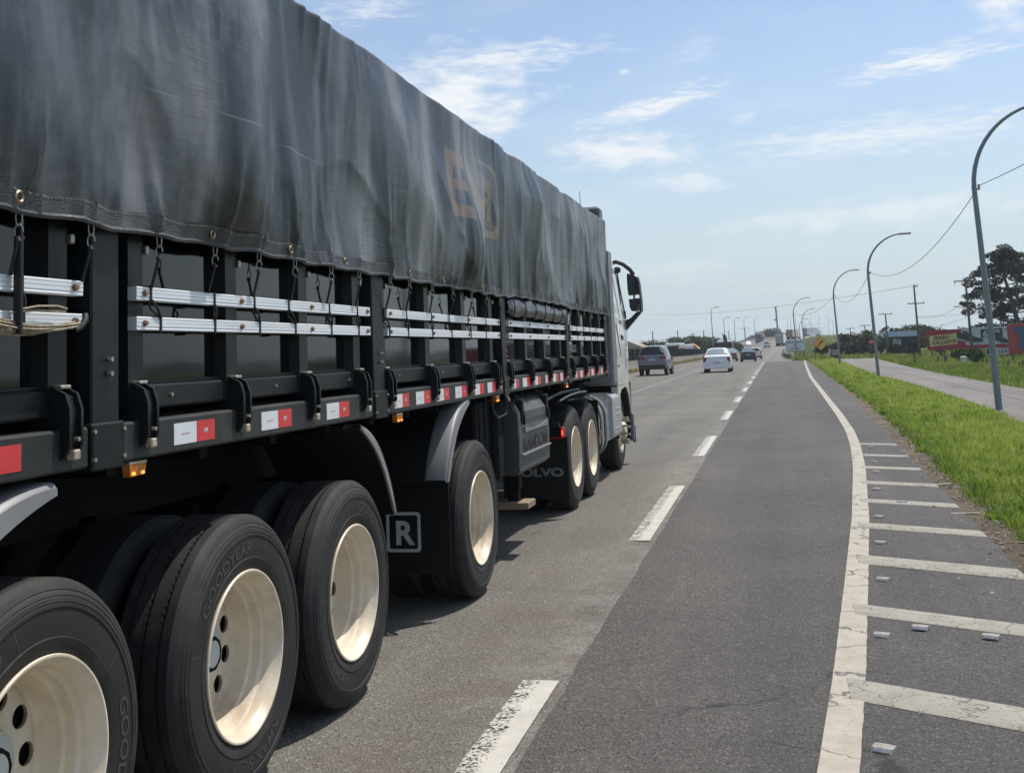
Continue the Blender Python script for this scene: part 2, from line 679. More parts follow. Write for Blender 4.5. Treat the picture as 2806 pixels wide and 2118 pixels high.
M_LINE = paint_mat('edge_line_paint', (0.40, 0.36, 0.29), (0.24, 0.22, 0.19), 0.635, cracks=2.2)
M_DASH = paint_mat('dash_paint', (0.50, 0.475, 0.415), (0.135, 0.128, 0.118), 0.66, edge=(-1.235, -1.285))
M_FAINT = paint_mat('faint_line_paint', (0.245, 0.236, 0.212), (0.19, 0.18, 0.165), 0.55)
M_BAR = paint_mat('thermoplastic', (0.30, 0.28, 0.228), (0.22, 0.21, 0.18), 0.615, cracks=4.6)

# ground --------------------------------------------------------------
def soil_mat(name, stops, scale, bump=0.6):
    m = bpy.data.materials.new(name)
    m.use_nodes = True
    t = NT(m.node_tree)
    bs = t.n('ShaderNodeBsdfPrincipled')
    out = t.n('ShaderNodeOutputMaterial')
    t.l(bs.outputs[0], out.inputs[0])
    pos = t.n('ShaderNodeNewGeometry').outputs['Position']
    f = t.m('ADD', t.m('MULTIPLY', t.noise(pos, scale, 8.0, 0.7), 0.5), t.m('MULTIPLY', t.noise(pos, scale * 0.07, 5.0, 0.6), 0.5))
    t.l(t.ramp(f, stops), bs.inputs['Base Color'])
    bs.inputs['Roughness'].default_value = 0.95
    bs.inputs['Specular IOR Level'].default_value = 0.1
    bn = t.n('ShaderNodeBump')
    bn.inputs['Strength'].default_value = bump
    bn.inputs['Distance'].default_value = 0.05
    t.l(t.noise(pos, scale * 2, 6.0, 0.7), bn.inputs['Height'])
    t.l(bn.outputs[0], bs.inputs['Normal'])
    return m


M_GROUND = soil_mat('field_grass', [(0.3, (0.05, 0.085, 0.02)), (0.5, (0.085, 0.13, 0.028)), (0.62, (0.125, 0.15, 0.04)), (0.75, (0.16, 0.145, 0.06))], 3.0)
M_DIRT = soil_mat('verge_dirt', [(0.3, (0.07, 0.055, 0.04)), (0.5, (0.17, 0.14, 0.105)), (0.65, (0.25, 0.215, 0.165)), (0.8, (0.33, 0.29, 0.23))], 16.0, 1.0)

gxs = np.concatenate([np.linspace(-900, -100, 12), np.linspace(-80, -24, 15), np.arange(-22, 26, 1.2), np.linspace(27, 90, 22), np.linspace(110, 900, 12)])
gys = np.concatenate([np.arange(-60, 130, 6.0), np.arange(130, 620, 10.0), np.linspace(640, 3000, 20)])
mb = MB()
mb.grid(lambda i, j: (gxs[j], gys[i], land(gxs[j], gys[i])), len(gys), len(gxs))
tag(mb.build('ground', M_GROUND), kind='structure')

ys_n = list(np.arange(-30, 112.01, 2.0))
ys_f = list(np.arange(-30, 600.1, 6.0))
mb = MB()
strip(mb, lambda y: road_c(y) - 10.6, lambda y: road_c(y) - 1.05, ys_f, -0.004, road_z, 6)
tag(mb.build('road', M_ASPH_OLD), kind='structure')
mb = MB()
strip(mb, lambda y: -1.12 + .022 * fbm((4, y * 2.3, 9), 4), lambda y: gx(ASPH, y) + 0.05 * fbm((0, y * 0.7, 3), 4), list(np.arange(-30, 112.01, 0.5)), 0.0, road_z, 4)
tag(mb.build('merging_lane', M_ASPH_NEW), kind='structure')
mb = MB()
strip(mb, lambda y: road_c(y) - 1.12, lambda y: road_c(y) + np.interp(y, [112, 135, 170, 300], [2.2, 1.2, .75, .8]), list(np.arange(112, 600, 6.0)), 0.0, road_z, 3)
tag(mb.build('shoulder', M_ASPH_SH), kind='structure')
mb = MB()
strip(mb, lambda y: road_c(y) - 20.5, lambda y: road_c(y) - 11.6, ys_f, 0.0, road_z, 4)
tag(mb.build('opposite_road', M_ASPH_SH), kind='structure')
mb = MB()
strip(mb, lambda y: gx(SVC_N, y) + .05 * fbm((1, y * .5, 0)), lambda y: gx(SVC_F, y) + .1 * fbm((2, y * .4, 0)), list(np.arange(-20, 151, 1.5)), 0.004, svc_z, 5)
tag(mb.build('service_road', M_SVC), kind='structure')
mb = MB()
strip(mb, lambda y: gx(ASPH, y) - 0.12, lambda y: gx(GRASS_L, y) + 0.9, list(np.arange(-10, 112, 1.0)), -0.012, None, 4)
tag(mb.build('dirt_strip', M_DIRT), kind='structure')
# seam lines along the service road: centre joint
mb = MB()
strip(mb, lambda y: .5 * (gx(SVC_N, y) + gx(SVC_F, y)) - .03, lambda y: .5 * (gx(SVC_N, y) + gx(SVC_F, y)) + .03, list(np.arange(-20, 150, 1.5)), 0.008, svc_z)
tag(mb.build('road_joint', pmat('joint_tar', (0.12, 0.10, 0.085), 0.8, var=.3)), kind='structure')

# painted lines ---------------------------------------------------------
mb = MB()
strip(mb, lambda y: gx(EDGE_IN, y) + 0.004 * fbm((5, y * 6, 0)), lambda y: gx(EDGE_IN, y) + .155 + 0.005 * fbm((8, y * 7, 0)), list(np.concatenate([np.arange(-3, 12, .08), np.arange(12, 111, 1.0)])), 0.004)
tag(mb.build('edge_line', M_LINE), kind='structure')
mb = MB()
strip(mb, lambda y: road_c(y) - 1.32, lambda y: road_c(y) - 1.17, list(np.arange(112, 560, 6.0)), 0.004, road_z)
strip(mb, lambda y: road_c(y) - 10.25, lambda y: road_c(y) - 10.1, ys_f, 0.004, road_z)
tag(mb.build('solid_line', M_FAINT), kind='structure')
mb = MB()
strip(mb, lambda y: road_c(y) - 5.7, lambda y: road_c(y) - 5.52, list(np.arange(-30, 480, 3.0)), 0.004, road_z)
tag(mb.build('centre_line', M_FAINT), kind='structure')
for k in range(14):
    y1 = 5.68 + 7.95 * k - (0.45 if k == 2 else 0)
    y0 = y1 - 3.85
    ys = list(np.arange(y0, y1 + .001, 0.06 if k < 3 else 0.5))
    mb = MB()
    strip(mb, lambda y: -1.350 + .012 * fbm((1, y * 9, k)), lambda y: -1.165 + .003 * fbm((2, y * 9, k)), ys, 0.004, road_z, 4)
    tag(mb.build('lane_dash', M_DASH), kind='structure')

ORD = ['nearest', 'second', 'third', 'fourth', 'fifth', 'sixth', 'seventh', 'eighth', 'ninth', 'tenth', 'eleventh', 'twelfth', 'thirteenth', 'fourteenth', 'fifteenth']
BARS = [(.33, 5.76, 5.44), (.46, 7.37, 7.10), (.59, 9.04, 8.70), (.71, 10.63, 10.35), (.84, 12.22, 11.96), (.96, 13.76, 13.50), (1.08, 15.37, 15.12), (1.21, 16.97, 16.73), (1.28, 18.81, 18.58)]
for k, (x0, yf, yn) in enumerate(BARS):
    mb = MB()
    xe = gx(ASPH, yf) - 0.02
    n = 14
    top, rows = [], []
    for i in range(n + 1):
        x = x0 - .105 + (xe - x0 + .105) * i / n
        s = -0.56 * (x - x0)
        a = yn + s + .008 * fbm((x * 9, k, 0))
        b = yf + s + .008 * fbm((x * 9, k, 5))
        rows.append([(x, a - .012, .002), (x, a, .007), (x, .5 * (a + b), .008), (x, b, .007), (x, b + .012, .002)])
    mb.grid(lambda i, j: rows[i][j], n + 1, 5)
    mb.add(rows[0], [(0, 1, 2, 3, 4)])
    mb.add(rows[-1], [(4, 3, 2, 1, 0)])
    o = mb.build('rumble_bar', M_BAR, sharp=60)
    where = ['nearest to the camera', 'second from the camera', 'third from the camera', 'fourth from the camera', 'fifth counting from the camera', 'fourth from the far end', 'third from the far end', 'second from the far end', 'shortest and farthest one'][k]
    tag(o, 'cracked white raised bar across the shoulder beside the edge line, ' + where, 'rumble bar', 'rumble bars on the shoulder')

M_STUD = pmat('stud_plastic', (0.30, 0.27, 0.235), 0.5, var=.5, vscale=30, dust=.7, dustcol=(.27, .235, .19))
M_STUDG = pmat('stud_glass', (0.35, 0.36, 0.38), 0.12, var=.3, vscale=60)
STUDS = [(.31, 4.84, 'on bare asphalt nearest the camera'), (.46, 6.64, 'at the edge line end of the second bar'), (.68, 6.80, 'on the front edge of the second bar'),
         (1.02, 6.62, 'farther out on the front edge of the second bar'), (.60, 8.15, 'between the second and third bars'), (.71, 9.6, 'between the third and fourth bars'),
         (.82, 10.98, 'between the fourth and fifth bars'), (1.12, 11.95, 'outermost, lying in front of the fifth bar'), (.97, 13.0, 'between the fifth and sixth bars'), (1.10, 14.7, 'between the sixth and seventh bars'),
         (1.18, 15.9, 'between the seventh and eighth bars'), (1.31, 18.1, 'farthest one by the last bar')]
proto = None
for k, (x, y, where) in enumerate(STUDS):
    if proto is None:
        proto = thing('road_stud', '', 'road stud', (0, 0, 0), 0)
        mb = MB()
        mb.prism([(-.040, 0), (.040, 0), (.026, .018), (-.026, .018)], 0, -.043, .043)
        mb.build('stud_body', M_STUD, proto)
        for s in (-1, 1):
            mb = MB()
            mb.box(-.034, .034, -.0015, .0015, -.008, .008, c=.001, M=Matrix.Translation((0, s * .0340, .0102)) @ Matrix.Rotation(s * -R(-37), 4, 'X'))
            mb.build('reflector', M_STUDG, proto)
        o = proto
    else:
        o = copy_tree(proto)
    o.location = (x, y, 0.001 if k not in (2, 3) else 0.006)
    o.rotation_euler = (0, 0, -0.42 + .12 * math.sin(k * 7.1))
    tag(o, 'small white road stud ' + where, 'road stud', 'road studs along the edge line')

# grass -------------------------------------------------------------------
def grass_mat(name, a, b, c):
    m = bpy.data.materials.new(name)
    m.use_nodes = True
    t = NT(m.node_tree)
    bs = t.n('ShaderNodeBsdfPrincipled')
    out = t.n('ShaderNodeOutputMaterial')
    at = t.n('ShaderNodeAttribute', attribute_name='tint')
    col = t.ramp(at.outputs['Fac'], [(0.0, a), (0.5, b), (0.9, c), (0.97, (0.30, 0.24, 0.10))])
    t.l(col, bs.inputs['Base Color'])
    bs.inputs['Roughness'].default_value = 0.5
    bs.inputs['Specular IOR Level'].default_value = 0.3
    tr = t.n('ShaderNodeBsdfTranslucent')
    t.l(col, tr.inputs[0])
    mx = t.n('ShaderNodeMixShader')
    mx.inputs[0].default_value = 0.5
    t.l(bs.outputs[0], mx.inputs[1])
    t.l(tr.outputs[0], mx.inputs[2])
    t.l(mx.outputs[0], out.inputs[0])
    return m


def blades(name, P, hgt, wid, tint, mat, lean=0.5):
    """one mesh of bent grass blades; P (n,3)"""
    n = len(P)
    an = RNG.uniform(0, 2 * np.pi, n)
    dx, dy = np.cos(an), np.sin(an)
    la = RNG.uniform(0, 2 * np.pi, n)
    lm = RNG.uniform(.1, 1, n) * lean
    lx, ly = np.cos(la) * lm * hgt, np.sin(la) * lm * hgt
    V = np.zeros((n, 5, 3))
    for k, (s, hh, ww) in enumerate(((0, 0, 1), (0, 0, -1), (.35, .6, .75), (.35, .6, -.75), (1, 1, 0))):
        V[:, k, 0] = P[:, 0] + dx * wid * ww * .5 + lx * s
        V[:, k, 1] = P[:, 1] + dy * wid * ww * .5 + ly * s
        V[:, k, 2] = P[:, 2] + hgt * hh * (1 - .25 * lm * (hh == 1))
    me = bpy.data.meshes.new(name)
    me.vertices.add(n * 5)
    me.vertices.foreach_set('co', V.reshape(-1))
    base = np.arange(n) * 5
    loops = np.stack([base, base + 1, base + 3, base + 2, base + 2, base + 3, base + 4], 1).reshape(-1)
    me.loops.add(n * 7)
    me.loops.foreach_set('vertex_index', loops.astype(np.int32))
    me.polygons.add(n * 2)
    st = np.stack([np.arange(n) * 7, np.arange(n) * 7 + 4], 1).reshape(-1)
    me.polygons.foreach_set('loop_start', st.astype(np.int32))
    me.update(calc_edges=True)
    at = me.attributes.new('tint', 'FLOAT', 'POINT')
    at.data.foreach_set('value', np.repeat(tint, 5).astype(np.float32))
    me.materials.append(mat)
    o = bpy.data.objects.new(name, me)
    COL.objects.link(o)
    return o


M_GRASS = grass_mat('grass_blade', (0.10, 0.19, 0.025), (0.27, 0.37, 0.05), (0.48, 0.50, 0.12))
parts = []
for (ya, yb, dens, h0, w0) in ((5.5, 13, 2000, .085, .006), (13, 22, 1800, .09, .008), (22, 40, 700, .075, .014), (40, 70, 240, .065, .026), (70, 125, 100, .07, .05)):
    area = (yb - ya) * 2.4
    n = int(dens * area)
    y = RNG.uniform(ya, yb, n)
    l = np.interp(y, [p[0] for p in GRASS_L], [p[1] for p in GRASS_L])
    r_ = np.interp(y, [p[0] for p in SVC_N], [p[1] for p in SVC_N])
    u = RNG.uniform(-.06, 1.0, n)
    x = l + (r_ - l) * u
    # ragged inner edge and clumps
    cl = np.array([mnoise.noise((a * 1.7, b * 1.7, 0)) for a, b in zip(x, y)])
    cl2 = np.array([mnoise.noise((a * 5, b * 5, 4)) for a, b in zip(x, y)])
    keep = ((x - l) > (.02 + .24 * cl2 + .18 * cl)) & (RNG.uniform(0, 1, n) < np.clip(1.0 + .6 * cl2 + .7 * cl, .12, 1))
    edge = np.clip(1 - (x - l) / .45, 0, 1)
    h = h0 * (1 + .6 * cl + .7 * cl2) * RNG.uniform(.5, 1.45, n) * np.where(RNG.uniform(0, 1, n) < .03, 1.9, 1) * (1 + .5 * edge)
    tint = np.clip(.45 + .45 * cl + .22 * cl2 + RNG.normal(0, .17, n) + .12 * u - .25 * edge, 0, .93)
    dead = RNG.uniform(0, 1, n) < np.clip(.04 + .10 * edge - .06 * cl, 0, 1)
    tint[dead] = 1.0
    parts.append((np.stack([x, y, np.full(n, -.015)], 1)[keep], h[keep], (w0 * RNG.uniform(.7, 1.3, n))[keep], tint[keep]))
# taller weed tufts, darker and broader, mostly along the ragged edge
wp = []
for k in range(330):
    y = 7 + 60 * random.random() ** 1.8
    a, b = gx(GRASS_L, y), gx(SVC_N, y)
    x = a + (b - a) * (abs(random.gauss(0, .16)) if random.random() < .6 else random.random())
    m_ = random.randint(14, 40)
    q = np.stack([RNG.normal(x, .05, m_), RNG.normal(y, .06, m_), np.full(m_, -.015)], 1)
    hh = random.uniform(.08, .19)
    wp.append((q, hh * RNG.uniform(.5, 1.3, m_), np.full(m_, .011) * RNG.uniform(.6, 1.4, m_) * (1 + y / 40), np.clip(random.uniform(.02, .5) + RNG.normal(0, .07, m_), 0, .9)))
parts += wp
P, h, wd, ti = (np.concatenate([p[k] for p in parts]) for k in range(4))
tag(blades('grass', P, np.clip(h, .03, .4), wd, ti, M_GRASS, 1.0), 'bright green mown grass on the strip between the two roads', 'grass', kind='stuff')

# rougher grass beyond the service road and on the embankment
M_GRASS2 = grass_mat('meadow_blade', (0.08, 0.125, 0.022), (0.18, 0.235, 0.045), (0.30, 0.29, 0.085))
parts = []
for (ya, yb, xa, xb, n, h0, w0) in ((18, 60, 7.0, 15, 16000, .16, .03), (60, 79, 7.3, 25, 9000, .15, .05), (79, 110, 7.3, 30, 17000, .26, .06), (110, 190, 8, 45, 18000, .40, .14), (112, 330, 1.3, 16, 14000, .35, .14), (300, 560, 2, 40, 9000, .6, .35)):
    y = RNG.uniform(ya, yb, n)
    x = RNG.uniform(xa, xb, n) + np.interp(y, _CY, _CX) * (ya > 290)
    lim = np.interp(y, [p[0] for p in SVC_F], [p[1] for p in SVC_F]) + .1
    lim1 = np.interp(y, [p[0] for p in SVC_N], [p[1] for p in SVC_N]) - .1
    onroad = (x > lim1) & (x < lim) & (y < 151)
    shoulder = (y > 111) & (x < np.interp(y, _CY, _CX) + 1.5)
    cl = np.array([mnoise.noise((a * .35, b * .2, 9)) for a, b in zip(x, y)])
    keep = ~onroad & ~shoulder
    z = np.array([land(a, b) for a, b in zip(x, y)])
    h = h0 * (1 + .7 * cl) * RNG.uniform(.5, 1.5, n)
    ti = np.clip(.45 + .5 * cl + RNG.normal(0, .15, n), 0, .95)
    parts.append((np.stack([x, y, z], 1)[keep], h[keep], (w0 * RNG.uniform(.6, 1.4, n))[keep], ti[keep]))
P, h, wd, ti = (np.concatenate([p[k] for p in parts]) for k in range(4))
tag(blades('meadow_grass', P, np.clip(h, .05, 1.2), wd, ti, M_GRASS2, .6), 'rough yellow-green meadow grass beyond the service road', 'grass', kind='stuff')

# dry grass at the foot of the median wall
n = 5000
y = RNG.uniform(40, 180, n)
x = -10.75 + RNG.normal(0, .12, n)
tag(blades('dry_grass', np.stack([x, y, np.full(n, -.02)], 1), RNG.uniform(.12, .4, n), np.full(n, .05), np.where(RNG.uniform(0, 1, n) < .6, 1.0, .85), M_GRASS2, .6), 'straw-coloured dry grass along the foot of the median wall', 'grass', kind='stuff')

# gravel, twigs and dead leaves on the dirt strip
mb = MB()
for k in range(2600):
    y = 5.8 + 16 * random.random() ** 1.4
    a, b = gx(ASPH, y), gx(GRASS_L, y)
    x = a - .1 + (b - a + .35) * random.random() if random.random() < .86 else a - abs(random.gauss(0, .25))
    s = random.choice((.006, .008, .01, .014, .02)) * random.uniform(.7, 1.3)
    an = random.uniform(0, 6.28)
    ca, sa = math.cos(an), math.sin(an)
    if random.random() < .62:                                   # stone
        lx, ly, lz = s, s * random.uniform(.6, 1), s * random.uniform(.4, .7)
    else:                                                        # twig or leaf
        lx, ly, lz = s * 3.2, s * .55, s * .25
    V = [(x + ca * p * lx - sa * q * ly, y + sa * p * lx + ca * q * ly, -.004 + r_ * lz) for p, q, r_ in ((-1, -.4, 0), (1, -.7, 0), (.8, .9, 0), (-.7, .8, 0), (0, 0, 1.2))]
    mb.add(V, [(0, 1, 4), (1, 2, 4), (2, 3, 4), (3, 0, 4)], random.choice((0, 0, 1, 1, 2, 3)))
tag(mb.build('gravel', [pmat('gravel_grey', (.2, .19, .17), .9), pmat('gravel_brown', (.14, .105, .07), .9), pmat('straw', (.36, .29, .17), .9), pmat('gravel_dark', (.06, .052, .045), .9)], smooth=False), 'loose gravel, twigs and dead leaves on the dirt edge of the asphalt', 'gravel', kind='stuff')

# long pale pieces of litter on the dirt strip
for k, (x, y, l, a, where) in enumerate(((1.66, 8.2, .11, .3, 'nearest the camera'), (1.60, 11.2, .13, .1, 'on the gravel beside the fourth rumble bar'), (1.72, 13.4, .10, .5, 'farthest up the dirt strip'))):
    mb = MB()
    mb.box(-l, l, -.012, .012, 0, .012, c=.003)
    o = mb.build('wood_splinter', pmat('pale_wood', (.5, .43, .33), .8, var=.2))
    o.location, o.rotation_euler = (x, y, -.006), (0, 0, a)
    tag(o, 'pale splinter of wood on the gravel edge, ' + where, 'wood piece', 'pale splinters on the dirt strip')

# =====================================================================  the lorry in the next lane
M_PANEL = pmat('gloss_black_panel', (0.004, 0.005, 0.007), 0.05, spec=0.5, rvar=0.05, var=.3, vscale=1.5)
M_FRAME = pmat('black_frame_paint', (0.008, 0.010, 0.012), 0.45, dust=.4, dustcol=(.03, .030, .028), spec=.3, vscale=5, rvar=.15)
M_RIB = pmat('black_rib', (0.004, 0.005, 0.007), 0.35, spec=.3, dust=.2, dustcol=(.03, .03, .028), vscale=5)
M_RAIL = pmat('dusty_rail_paint', (0.024, 0.026, 0.026), 0.5, dust=.6, dustcol=(.07, .066, .058), spec=.35, vscale=4, rvar=.2, stretch=(1, 1, .35))
M_UNDER = pmat('underframe', (0.006, 0.0065, 0.007), 0.8, dust=.3, dustcol=(.014, .013, .012), spec=.2)
M_ALU = pmat('aluminium_slat', (0.82, 0.83, 0.84), 0.48, metal=.35, var=.06, vscale=4, stretch=(1, .3, 6), rvar=.15)
M_RUST = pmat('rusty_bolt', (0.26, 0.17, 0.11), 0.6, metal=.5, var=.5, vscale=60)
M_ZINC = pmat('zinc_bolt', (0.45, 0.42, 0.36), 0.42, metal=.8, var=.3, vscale=80)
M_RUBBER = pmat('strap_rubber', (0.014, 0.013, 0.013), 0.6)
M_TYRE = pmat('tyre_rubber', (0.024, 0.023, 0.022), 0.66, spec=.3, var=.3, vscale=9, dust=.55, dustcol=(.06, .053, .045), bump=.25, bscale=260)
M_TYRE_IN = pmat('tyre_band', (0.010, 0.010, 0.010), 0.6, dust=.3, dustcol=(.06, .055, .048))
M_LET = pmat('tyre_lettering', (0.050, 0.047, 0.042), 0.6, var=.25, vscale=50)
M_RIM = pmat('cream_rim', (0.74, 0.655, 0.51), 0.42, var=.12, vscale=4, dust=.75, dustcol=(.38, .285, .175), rvar=.2)
M_HUB = pmat('hub_cap', (0.52, 0.54, 0.49), 0.4, var=.1, dust=.3)
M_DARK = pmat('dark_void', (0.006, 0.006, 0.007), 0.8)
M_PLASTIC = pmat('grey_plastic', (0.060, 0.060, 0.060), 0.5, var=.12, vscale=4, dust=.5, dustcol=(.11, .105, .095), bump=.15, bscale=200)
M_FENDER = pmat('fender_plastic', (0.20, 0.20, 0.205), 0.42, var=.15, vscale=3, dust=.4, dustcol=(.3, .29, .27), bump=.1, bscale=150)
M_RED = pmat('sticker_red', (0.60, 0.045, 0.050), 0.35, var=.08, vscale=20)
M_WHITE_ST = pmat('sticker_white', (0.70, 0.72, 0.74), 0.35, var=.06, vscale=20)
M_AMBER = pmat('amber_lens', (0.50, 0.16, 0.025), 0.15, var=.25, vscale=60)
M_BRASS = pmat('brass_eyelet', (0.42, 0.31, 0.20), 0.4, metal=.8, var=.3, vscale=60)
M_FLAP = pmat('flap_rubber', (0.007, 0.008, 0.008), 0.6, dust=.25, dustcol=(.022, .02, .018), vscale=3, spec=.3)
M_EMB = pmat('flap_print', (0.50, 0.50, 0.49), 0.7, var=.15, vscale=30)
M_STEEL = pmat('link_steel', (0.30, 0.29, 0.27), 0.35, metal=.9, var=.2, vscale=40)
M_WOODF = pmat('foot_pad', (0.24, 0.17, 0.11), 0.8, var=.25, vscale=8)

FX = -2.05                                                            # the lorry's right flank
trailer = thing('semi_trailer', 'long black stake-sided semi-trailer under a dusty grey tarpaulin in the lane to the left', 'trailer', (-3.27, 7.0, 0))
TIES = [2.27, 2.68, 3.01, 3.40, 3.79, 4.16, 4.52, 4.92, 5.29, 5.74, 6.08, 6.53, 6.97, 7.42, 7.86, 8.28, 11.3, 11.72, 12.15, 12.62, 13.1, 13.6]
POSTS = [(0.42, 0.58), (3.07, 3.22), (5.55, 5.72), (8.40, 8.54), (11.14, 11.28), (13.78, 13.93)]
MODS = [(0.62, 3.03), (3.30, 5.52), (5.76, 8.34), (8.62, 11.07), (11.36, 13.72)]
CLIPS = [0.75, 1.5, 2.25, 2.96, 3.38, 4.06, 4.75, 5.41, 5.80, 6.61, 7.44, 8.2, 8.62, 9.4, 10.2, 10.98, 11.42, 12.2, 12.95, 13.6]

# --- tarpaulin ---------------------------------------------------------
def N(a, b, c):
    return mnoise.noise((a, b, c))


def tarp_dx(y, z):
    t = min(1.0, max(0.0, (3.3 - z) / 1.21))
    g = .25 + .75 * t
    on = min(1.0, t * 3.5) * (1 - .93 * t ** 6)
    yy = y + .07 * N(y * 1.3, z * 1.0, 3.3) + .10 * (t - .4) * N(y * .6, 0, 31.7)
    big = .085 * N(yy * 1.15, z * 1.05 + .35 * y, 1.7) * on
    mid = .034 * N(yy * 2.4, z * 1.7 - .5 * y, 21.7) * on
    r3 = 1 - 2.6 * abs(N(yy * 1.5 + .5 * z, z * .9 - .3 * y, 61.2))
    mid += .022 * max(0, r3) ** 1.6 * on
    hm = 1 - .85 * t ** 7
    ver = .088 * N(yy * 1.75, z * .22, 5.2) * g * hm
    r = 1 - 2.2 * abs(N(yy * 2.3, z * .22, 9.1))
    rid = .042 * max(0, r) ** 2 * (.2 + .8 * t) * hm
    r2 = 1 - 2.4 * abs(N(yy * 6.3 + .3 * z, z * .5, 12.4))
    top = max(0.0, 1 - t * 3.4) * max(0.0, N(y * .9, 0, 44) * 3)
    low = max(0.0, t - .45) / .55
    fin = .030 * max(0, r2) ** 1.5 * max(.8 * low ** 1.3, top)
    e = .003 * N(yy * 12 + z * 2.5, z * 2.2, 2.1) * g + .0012 * N(yy * 24, z * 30, 4.4)
    h = z - 2.085
    cr = 0.0
    for q, ty in enumerate(TIES):
        H = .30 + .45 * abs(math.sin(q * 2.7 + 1))
        if 0 <= h < H and abs(y - ty) < .35:
            wd = .012 + .055 * h
            cr += (.028 - .023 * max(0, 1 - h / .09)) * (1 - h / H) ** 1.2 * math.exp(-((y - ty - .28 * math.sin(q * 1.7) * h) / wd) ** 2)
        elif h < 0 and abs(y - ty) < .06:
            cr += .004 * math.exp(-((y - ty) / .014) ** 2)
    s = big + mid + ver + rid + fin + e + cr + .016 + .012 * math.sin(math.pi * t)
    return .5 * (s + math.sqrt(s * s + .0006)) - .006


def bow(y):
    return .016 * abs(math.sin(math.pi * y / 1.24)) ** .6 - .012 + .008 * N(y * 2.2, 0, 7)


def hem_z(y):
    return 2.085 + .005 * N(y * 2.0, 0, 2) - .005 * math.cos(2 * math.pi * y / .39) + .02 * sst(y, 8.4, 8.8) * (1 - sst(y, 10.9, 11.3))


def print_mask(y, z):
    """faded company print: E, a second letter and half a frame with a bar under it"""
    def bx(a, b, c, d):
        return a <= y <= b and c <= z <= d
    m = 0.0
    if bx(6.92, 7.06, 2.56, 3.0) or bx(6.92, 7.33, 2.90, 3.0) or bx(6.92, 7.28, 2.74, 2.82) or bx(6.92, 7.33, 2.56, 2.64):
        m = .75
    s = (y - 7.38) / .30
    if 0 <= s <= 1 and 2.56 <= z <= 3.0 and abs((z - 2.56) / .44 - (1 - s)) < .22:
        m = .6
    if bx(7.70, 7.80, 2.62, 2.93) or bx(7.98, 8.07, 2.62, 2.87) or bx(7.72, 8.04, 2.84, 2.93) or bx(7.72, 8.04, 2.74, 2.79):
        m = .75
    q = abs(y - 7.87) / .37, abs(z - 2.78) / .27
    o = (q[0] ** 8 + q[1] ** 8) ** .125
    if .88 < o < 1.0 and y > 7.62 and not (y < 8.1 and z < 2.60):
        m = .65
    if bx(7.66, 8.2, 2.50, 2.60):
        m = .9 if not bx(7.72, 8.15, 2.565, 2.59) else -1
    return m


ty_ = np.concatenate([np.arange(0.35, 2.3, .12), np.arange(2.36, 6.8, .021), np.arange(6.8, 8.45, .0125), np.arange(8.46, 13.97, .023), [13.97]])
tz_ = np.linspace(0, 1, 84)
def tarp_point(y, j):
    nz = len(tz_)
    zt = 3.29 + bow(y)
    if j < nz:
        z = hem_z(y) + (zt - hem_z(y)) * tz_[j]
        x = FX + tarp_dx(y, z)
        if tz_[j] > .985:
            x -= .02 * ((tz_[j] - .985) / .015) ** 2
        return (x, y, z)
    k = j - nz
    roof = [(-2.09, .012), (-2.16, .024), (-2.4, .06), (-2.8, .09), (-3.27, .10), (-3.8, .09), (-4.2, .05), (-4.42, .02), (-4.5, -.05), (-4.52, -.5), (-4.53, -1.2)]
    return (roof[k][0], y, zt + roof[k][1] + .006 * N(y * 3, roof[k][0] * 3, 1))


nrow = len(tz_) + 11
mb = MB()
mb.grid(lambda i, j: tarp_point(ty_[i], j), len(ty_), nrow, flip=True)
mt = bpy.data.materials.new('tarpaulin')
mt.use_nodes = True
t = NT(mt.node_tree)
bs = t.n('ShaderNodeBsdfPrincipled')
out = t.n('ShaderNodeOutputMaterial')
t.l(bs.outputs[0], out.inputs[0])
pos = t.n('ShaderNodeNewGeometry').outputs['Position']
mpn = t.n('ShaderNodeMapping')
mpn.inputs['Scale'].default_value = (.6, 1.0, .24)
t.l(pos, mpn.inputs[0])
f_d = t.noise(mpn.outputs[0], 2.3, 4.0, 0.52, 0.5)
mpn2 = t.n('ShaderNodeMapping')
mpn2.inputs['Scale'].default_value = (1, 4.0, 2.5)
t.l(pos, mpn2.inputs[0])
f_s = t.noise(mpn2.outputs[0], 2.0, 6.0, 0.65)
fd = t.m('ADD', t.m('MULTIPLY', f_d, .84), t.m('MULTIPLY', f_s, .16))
c = t.ramp(fd, [(0.39, (0.006, 0.008, 0.010)), (0.465, (0.018, 0.022, 0.026)), (0.53, (0.082, 0.089, 0.096)), (0.62, (0.185, 0.189, 0.192))])  # light and dark bands painted into the cloth, for dust and fold shading
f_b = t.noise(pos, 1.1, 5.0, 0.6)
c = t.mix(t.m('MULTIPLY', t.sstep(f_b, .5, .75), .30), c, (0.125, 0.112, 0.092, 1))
at = t.n('ShaderNodeAttribute', attribute_name='print')
c = t.mix(t.m('MULTIPLY', t.m('MAXIMUM', at.outputs['Fac'], 0.0), t.m('MULTIPLY', f_s, 1.15)), c, (0.31, 0.20, 0.095, 1))
c = t.mix(t.m('GREATER_THAN', t.m('MULTIPLY', at.outputs['Fac'], -1), 0.5), c, (0.03, 0.032, 0.035, 1))
